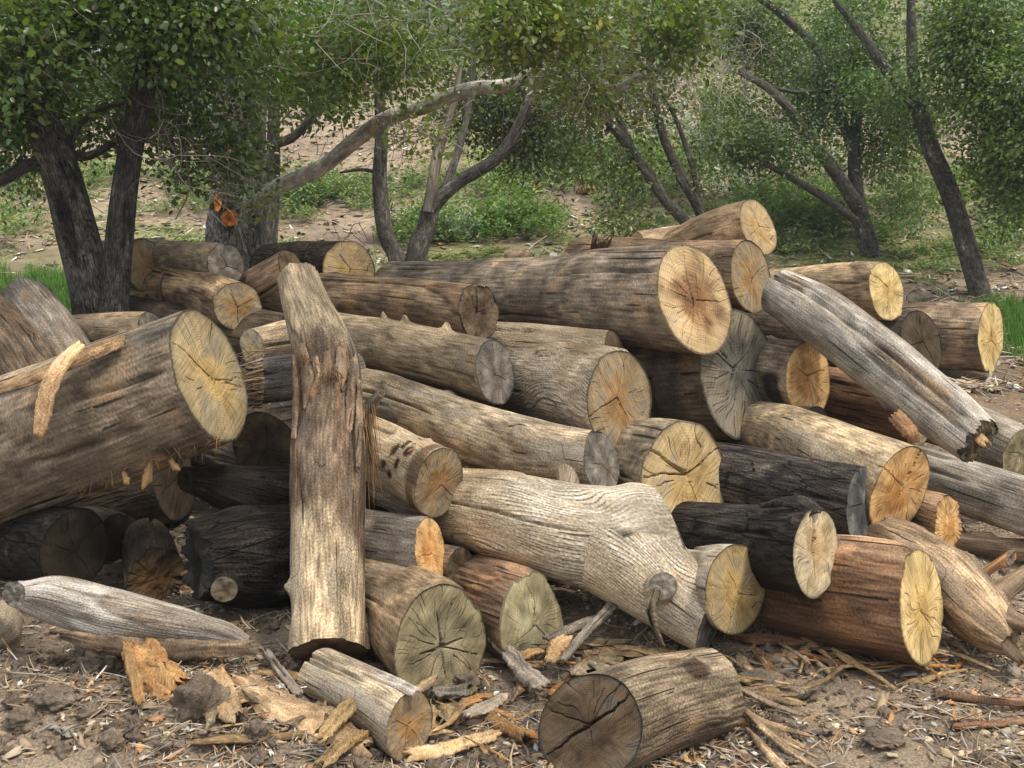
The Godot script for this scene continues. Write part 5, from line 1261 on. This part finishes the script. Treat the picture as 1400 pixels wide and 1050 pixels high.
func weeds() -> void:
	var kinds: Array[ArrayMesh] = []
	for i in 4: kinds.append(weed(60 + i, 44, [0.4, 0.3, 0.5, 0.26][i], [0.4, 0.46, 0.42, 0.34][i], [0.055, 0.05, 0.06, 0.05][i]))
	var tones: Array[StandardMaterial3D] = []
	for c: Color in [Color(0.19, 0.28, 0.10), Color(0.22, 0.31, 0.13), Color(0.25, 0.31, 0.16), Color(0.16, 0.25, 0.10)]: tones.append(tinted(M["blade"], c))
	var sage := tinted(M["blade"], Color(0.25, 0.33, 0.31))
	# sprouting clumps one can point at
	for a: Array in [["bluish grey eucalyptus sprout left of the peak log up the slope", 1000, 275, 1.5], ["bluish grey eucalyptus sprout in the weeds right of the middle oak", 632, 330, 1.0], ["bluish grey sapling on the slope under the hanging leaves", 750, 235, 2.6], ["bluish grey sapling behind the arching limb", 1120, 250, 2.0], ["bluish grey sapling on the slope below the pinkish trunk", 945, 215, 2.2], ["bluish grey sprout at the right edge of the slope", 1392, 255, 1.4]]:
		var m := part(self, "sapling_shrub", kinds[2], sage)
		m.position = on_ground(a[1], a[2])
		m.rotation.y = rng.randf() * TAU
		m.scale = Vector3(0.8, 1.2, 0.8) * float(a[3])
		mark(m, a[0], "sapling")
	var spots := []
	for a: Array in [[560, 40, 300, 345, 12, "behind the fork of the middle oak"], [650, 90, 290, 335, 26, "right of the middle oak above the biggest top log"], [720, 40, 300, 330, 10, "above the middle of the biggest top log"], [440, 60, 250, 320, 30, "left of the middle oak"], [590, 120, 245, 275, 26, "between and behind the middle oak stems"], [780, 100, 235, 275, 22, "under the hanging leaves of the slender oak"], [1080, 60, 250, 320, 30, "right of the peak log"], [880, 60, 245, 290, 14, "between the bowing stems and the peak log"], [1370, 60, 240, 350, 34, "at the right edge of the slope"], [1240, 70, 230, 300, 14, "left of the leaning right trunk"], [250, 110, 240, 300, 26, "right of the double trunked oak"], [60, 80, 240, 330, 14, "left of the double trunked oak"], [1130, 90, 300, 345, 10, "above the knobbly yellow ended log"], [1310, 80, 330, 400, 8, "beside the foot of the leaning right trunk"], [830, 140, 200, 240, 26, "high behind the slender oak"]]:
		for i in int(float(a[4]) * 0.62): spots.append([a[0] + rng.randf_range(-1, 1) * float(a[1]), rng.randf_range(a[2], a[3]), a[5]])
	for i in spots.size():
		var g := on_ground(spots[i][0], spots[i][1])
		var m := part(self, "weed_bush", kinds[i % 4], tones[rng.randi() % 4])
		m.position = g - Vector3(0, 0.03, 0)
		m.rotation.y = rng.randf() * TAU
		m.scale = Vector3.ONE * rng.randf_range(0.7, 1.7) * (1.0 + maxf(0.0, -g.z - 18.0) * 0.02)
		mark(m, "leafy weed clump " + str(spots[i][2]), "weed", "weed clumps across the slope")
	# ground cover
	var buf := PackedFloat32Array()
	var n := 0
	var tries := 0
	while n < 9000 and tries < 90000:
		tries += 1
		var far := lerpf(10.5, 80.0, pow(rng.randf(), 1.15))
		var x := rng.randf_range(-0.75, 0.75) * far
		var z := -far
		if na.get_noise_2d(x * 17.0 + 700.0, z * 17.0) * 1.3 + 0.4 * nb.get_noise_2d(x * 70.0, z * 70.0) + smoothstep(19.0, 34.0, far) * 0.8 - 0.12 < rng.randf() * 0.35: continue
		var s := rng.randf_range(0.4, 1.0) * (1.0 + maxf(0.0, far - 20.0) * 0.03)
		var f := rng.randf_range(0.7, 1.3)
		push(buf, Basis(Vector3.UP, rng.randf() * TAU).scaled(Vector3(s, s * 0.7, s)), Vector3(x, gh(x, z) - 0.02, z), Color(0.21 * f, 0.27 * f, 0.115 * f))
		n += 1
	var u := many(self, "undergrowth", weed(80, 16, 0.22, 0.4, 0.06), M["blade"], buf)
	mark(u, "low green weeds spreading over the slope behind the logs")
	# grass
	var V := PackedVector3Array(); var C := PackedColorArray(); var I := PackedInt32Array(); var UV := PackedVector2Array()
	for k in 16:
		var b := Vector3(rng.randfn() * 0.03, 0, rng.randfn() * 0.03)
		var d := Vector3(rng.randfn() * 0.05, 0, rng.randfn() * 0.05)
		var h := rng.randf_range(0.07, 0.19)
		var s := d.cross(Vector3.UP).normalized() * 0.0035
		var z := V.size()
		V.append_array([b - s, b + s, b + d * 0.4 + Vector3(0, h * 0.6, 0) + s * 0.8, b + d * 0.4 + Vector3(0, h * 0.6, 0) - s * 0.8, b + d + Vector3(0, h, 0)])
		var f := rng.randf_range(0.7, 1.3)
		for j in 5:
			C.append(Color(f, f, f * 0.9))
			UV.append(Vector2.ZERO)
		I.append_array([z, z + 1, z + 2, z, z + 2, z + 3, z + 3, z + 2, z + 4])
	var tuft := commit(V, UV, C, I)
	for a: Array in [["grass", "patch of green grass behind the logs at the left edge", 45, 415, 1.5, 1.0, 2600], ["grass", "patch of bright green grass behind the log at the right edge", 1462, 468, 0.9, 1.3, 1800]]:
		var c := on_ground(a[2], a[3])
		var g := PackedFloat32Array()
		for i in int(a[6]):
			var e := Vector2(rng.randfn(), rng.randfn()) * 0.45
			var p := c + Vector3(e.x * float(a[4]), 0, e.y * float(a[5]))
			p.y = gh(p.x, p.z) - 0.01
			var f := rng.randf_range(0.75, 1.25)
			push(g, Basis(Vector3.UP, rng.randf() * TAU).scaled(Vector3.ONE * rng.randf_range(0.7, 1.3)), p, Color(0.105 * f, 0.2 * f, 0.045 * f))
		var o := many(self, a[0], tuft, M["blade"], g)
		mark(o, a[1])

# ---------------------------------------------------------------- chips, straw and mulch
func litter() -> void:
	var shapes: Array[ArrayMesh] = []
	for i in 4:
		shapes.append(slab(PackedVector3Array([Vector3(-0.5, 0, 0), Vector3(-0.1, 0.04 * i, 0.03 * i), Vector3(0.25, 0.02, -0.02), Vector3(0.5, 0, 0.02)]), PackedFloat32Array([[0.16, 0.05, 0.22, 0.02][i], [0.2, 0.1, 0.26, 0.07][i], [0.16, 0.12, 0.24, 0.06][i], [0.11, 0.03, 0.2, 0.03][i]]), Vector3.UP, [0.05, 0.03, 0.06, 0.025][i], {"ns": 7, "nw": 4, "seed": i * 3.1, "ragged": 0.9, "curl": 0.3}))
	var tones := [Color(0.42, 0.31, 0.19), Color(0.34, 0.25, 0.16), Color(0.46, 0.37, 0.26), Color(0.26, 0.19, 0.13), Color(0.40, 0.22, 0.10), Color(0.17, 0.13, 0.1), Color(0.3, 0.26, 0.21), Color(0.62, 0.58, 0.5)]
	# chips near enough to be picked up one by one
	var mats: Array[StandardMaterial3D] = []
	for c: Color in tones: mats.append(tinted(M["chip"], c * 0.85))
	var hues := ["tan", "brown", "pale straw coloured", "dark brown", "orange brown", "blackish", "grey"]
	for i in 280:
		var uv := Vector2(rng.randf_range(0, 1400), rng.randf_range(880, 1050))
		var g := on_ground(uv.x, uv.y)
		var hue := rng.randi() % 7
		var m := part(self, "wood_chip", shapes[i % 4], mats[hue])
		var l := rng.randf_range(0.035, 0.09)
		m.position = g + Vector3(0, 0.008, 0)
		m.rotation = Vector3(rng.randfn() * 0.25, rng.randf() * TAU, rng.randfn() * 0.3)
		m.scale = Vector3(l, l * 0.9, l * rng.randf_range(0.5, 1.1))
		var where := "below the grey driftwood" if uv.x < 270 else "beside the half sunk log" if uv.x < 520 else "left of the lone front log" if uv.x < 740 else "near the lone front log" if uv.x < 1010 else "below the star cracked log" if uv.x < 1250 else "on the bare soil at the right edge"
		mark(m, "small %s wood chip %s" % [hues[hue], where], "wood chip", "wood chips on the soil")
	var thin := slab(PackedVector3Array([Vector3(-0.5, 0, 0), Vector3(-0.1, 0.05, 0.05), Vector3(0.5, 0, -0.04)]), PackedFloat32Array([0.012, 0.02, 0.01]), Vector3.UP, 0.012, {"ns": 5, "seed": 4.0})
	var grained: Array[StandardMaterial3D] = []
	for c: Color in tones: grained.append(tinted(M["tan"], Color(c.r * 2.0, c.g * 2.15, c.b * 2.3)))
	# longer strips of bark heaped along the foot of the pile
	for i in 90:
		var uv := Vector2(rng.randf_range(240, 1330), 0.0)
		uv.y = rng.randf_range(900, 1045) if uv.x < 740 else rng.randf_range(885, 960) if uv.x < 1080 else rng.randf_range(895, 940)
		var g := on_ground(uv.x, uv.y)
		var hue := rng.randi() % 7
		var m := part(self, "bark_strip", shapes[[1, 3, 3, 0][i % 4]], grained[hue])
		var l := rng.randf_range(0.12, 0.34)
		m.position = g + Vector3(0, rng.randf_range(0.015, 0.04), 0)
		m.rotation = Vector3(rng.randfn() * 0.07, rng.randf() * TAU, rng.randfn() * 0.07)
		m.scale = Vector3(l, l * 0.5, l * rng.randf_range(0.4, 0.8))
		var where := "around the big dark clod" if uv.x < 400 else "by the half sunk log" if uv.x < 600 else "by the cross cracked end" if uv.x < 760 else "under the forked log" if uv.x < 960 else "behind the lone front log" if uv.x < 1100 else "below the star cracked log"
		mark(m, "narrow %s strip of bark %s" % [hues[hue], where], "bark", "bark and splinters strewn before the pile")
	var crumb := clod(Vector3(0, 0.2, 0), Vector3(0.5, 0.3, 0.42), 5.0, Color(0.8, 0.8, 0.82), 1.3, 18)
	var cb := PackedFloat32Array()
	for i in 9000:
		var far := lerpf(2.3, 6.5, pow(rng.randf(), 1.5))
		var x := rng.randf_range(-0.65, 0.6) * far
		if nb.get_noise_2d(x * 110.0 + 50.0, far * 110.0) - (0.25 if x < 0.0 else 0.0) > rng.randf_range(-0.5, 0.3): continue
		var f := rng.randf_range(0.75, 1.2)
		var sc := minf(0.05, 0.009 / pow(rng.randf() + 0.02, 0.6))
		push(cb, Basis.from_euler(Vector3(rng.randf() * 0.8, rng.randf() * TAU, rng.randf() * 0.8)).scaled(Vector3.ONE * sc), Vector3(x, gh(x, -far) - sc * 0.1, -far), Color(f, f, f))
	mark(many(self, "soil_crumbs", crumb, M["soil"], cb), "dark crumbs of soil strewn in front of the pile")
	var bufs: Array[PackedFloat32Array] = []
	for i in 3: bufs.append(PackedFloat32Array())
	for i in 52000:
		var far := lerpf(2.2, 8.5, pow(rng.randf(), 1.5))
		var x := rng.randf_range(-0.7, 0.7) * far + rng.randfn() * 0.4
		var z := -far
		if na.get_noise_2d(x * 130.0, z * 130.0) < rng.randf_range(-0.5, 0.25): continue
		var k := i % 3
		var l := rng.randf_range(0.008, 0.035) if k < 2 else rng.randf_range(0.04, 0.16)
		var f := rng.randf_range(0.7, 1.25)
		var c: Color = tones[rng.randi() % 8] * f
		var b := Basis.from_euler(Vector3(rng.randfn() * 0.35, rng.randf() * TAU, rng.randfn() * 0.3)) * Basis.from_scale(Vector3(l, l, l * rng.randf_range(0.6, 1.2)))
		push(bufs[k], b, Vector3(x, gh(x, z) + 0.006, z), c)
	for i in 34000:
		var far := lerpf(8.0, 40.0, pow(rng.randf(), 1.8))
		var x := rng.randf_range(-0.65, 0.65) * far
		var z := -far
		if na.get_noise_2d(x * 26.0, z * 26.0) + 0.5 * nb.get_noise_2d(x * 90.0, z * 90.0) < rng.randf_range(-0.8, 0.15): continue
		var k := i % 3
		var l := rng.randf_range(0.04, 0.17) if k < 2 else rng.randf_range(0.15, 0.6)
		var f := rng.randf_range(0.7, 1.3)
		var c: Color = tones[rng.randi() % 8] * f
		var b := Basis.from_euler(Vector3(rng.randfn() * 0.3, rng.randf() * TAU, rng.randfn() * 0.3)) * Basis.from_scale(Vector3(l, l * 0.8, l * rng.randf_range(0.5, 1.0)))
		push(bufs[k], b, Vector3(x, gh(x, z) + 0.015, z), c)
	mark(many(self, "litter", shapes[0], M["chip"], bufs[0]), "wood chips and mulch strewn over the soil and the slope")
	mark(many(self, "litter", shapes[2], M["chip"], bufs[1]), "broken bark crumbs strewn over the soil and the slope")
	mark(many(self, "litter", thin, M["chip"], bufs[2]), "straw and thin twigs strewn over the soil and the slope")
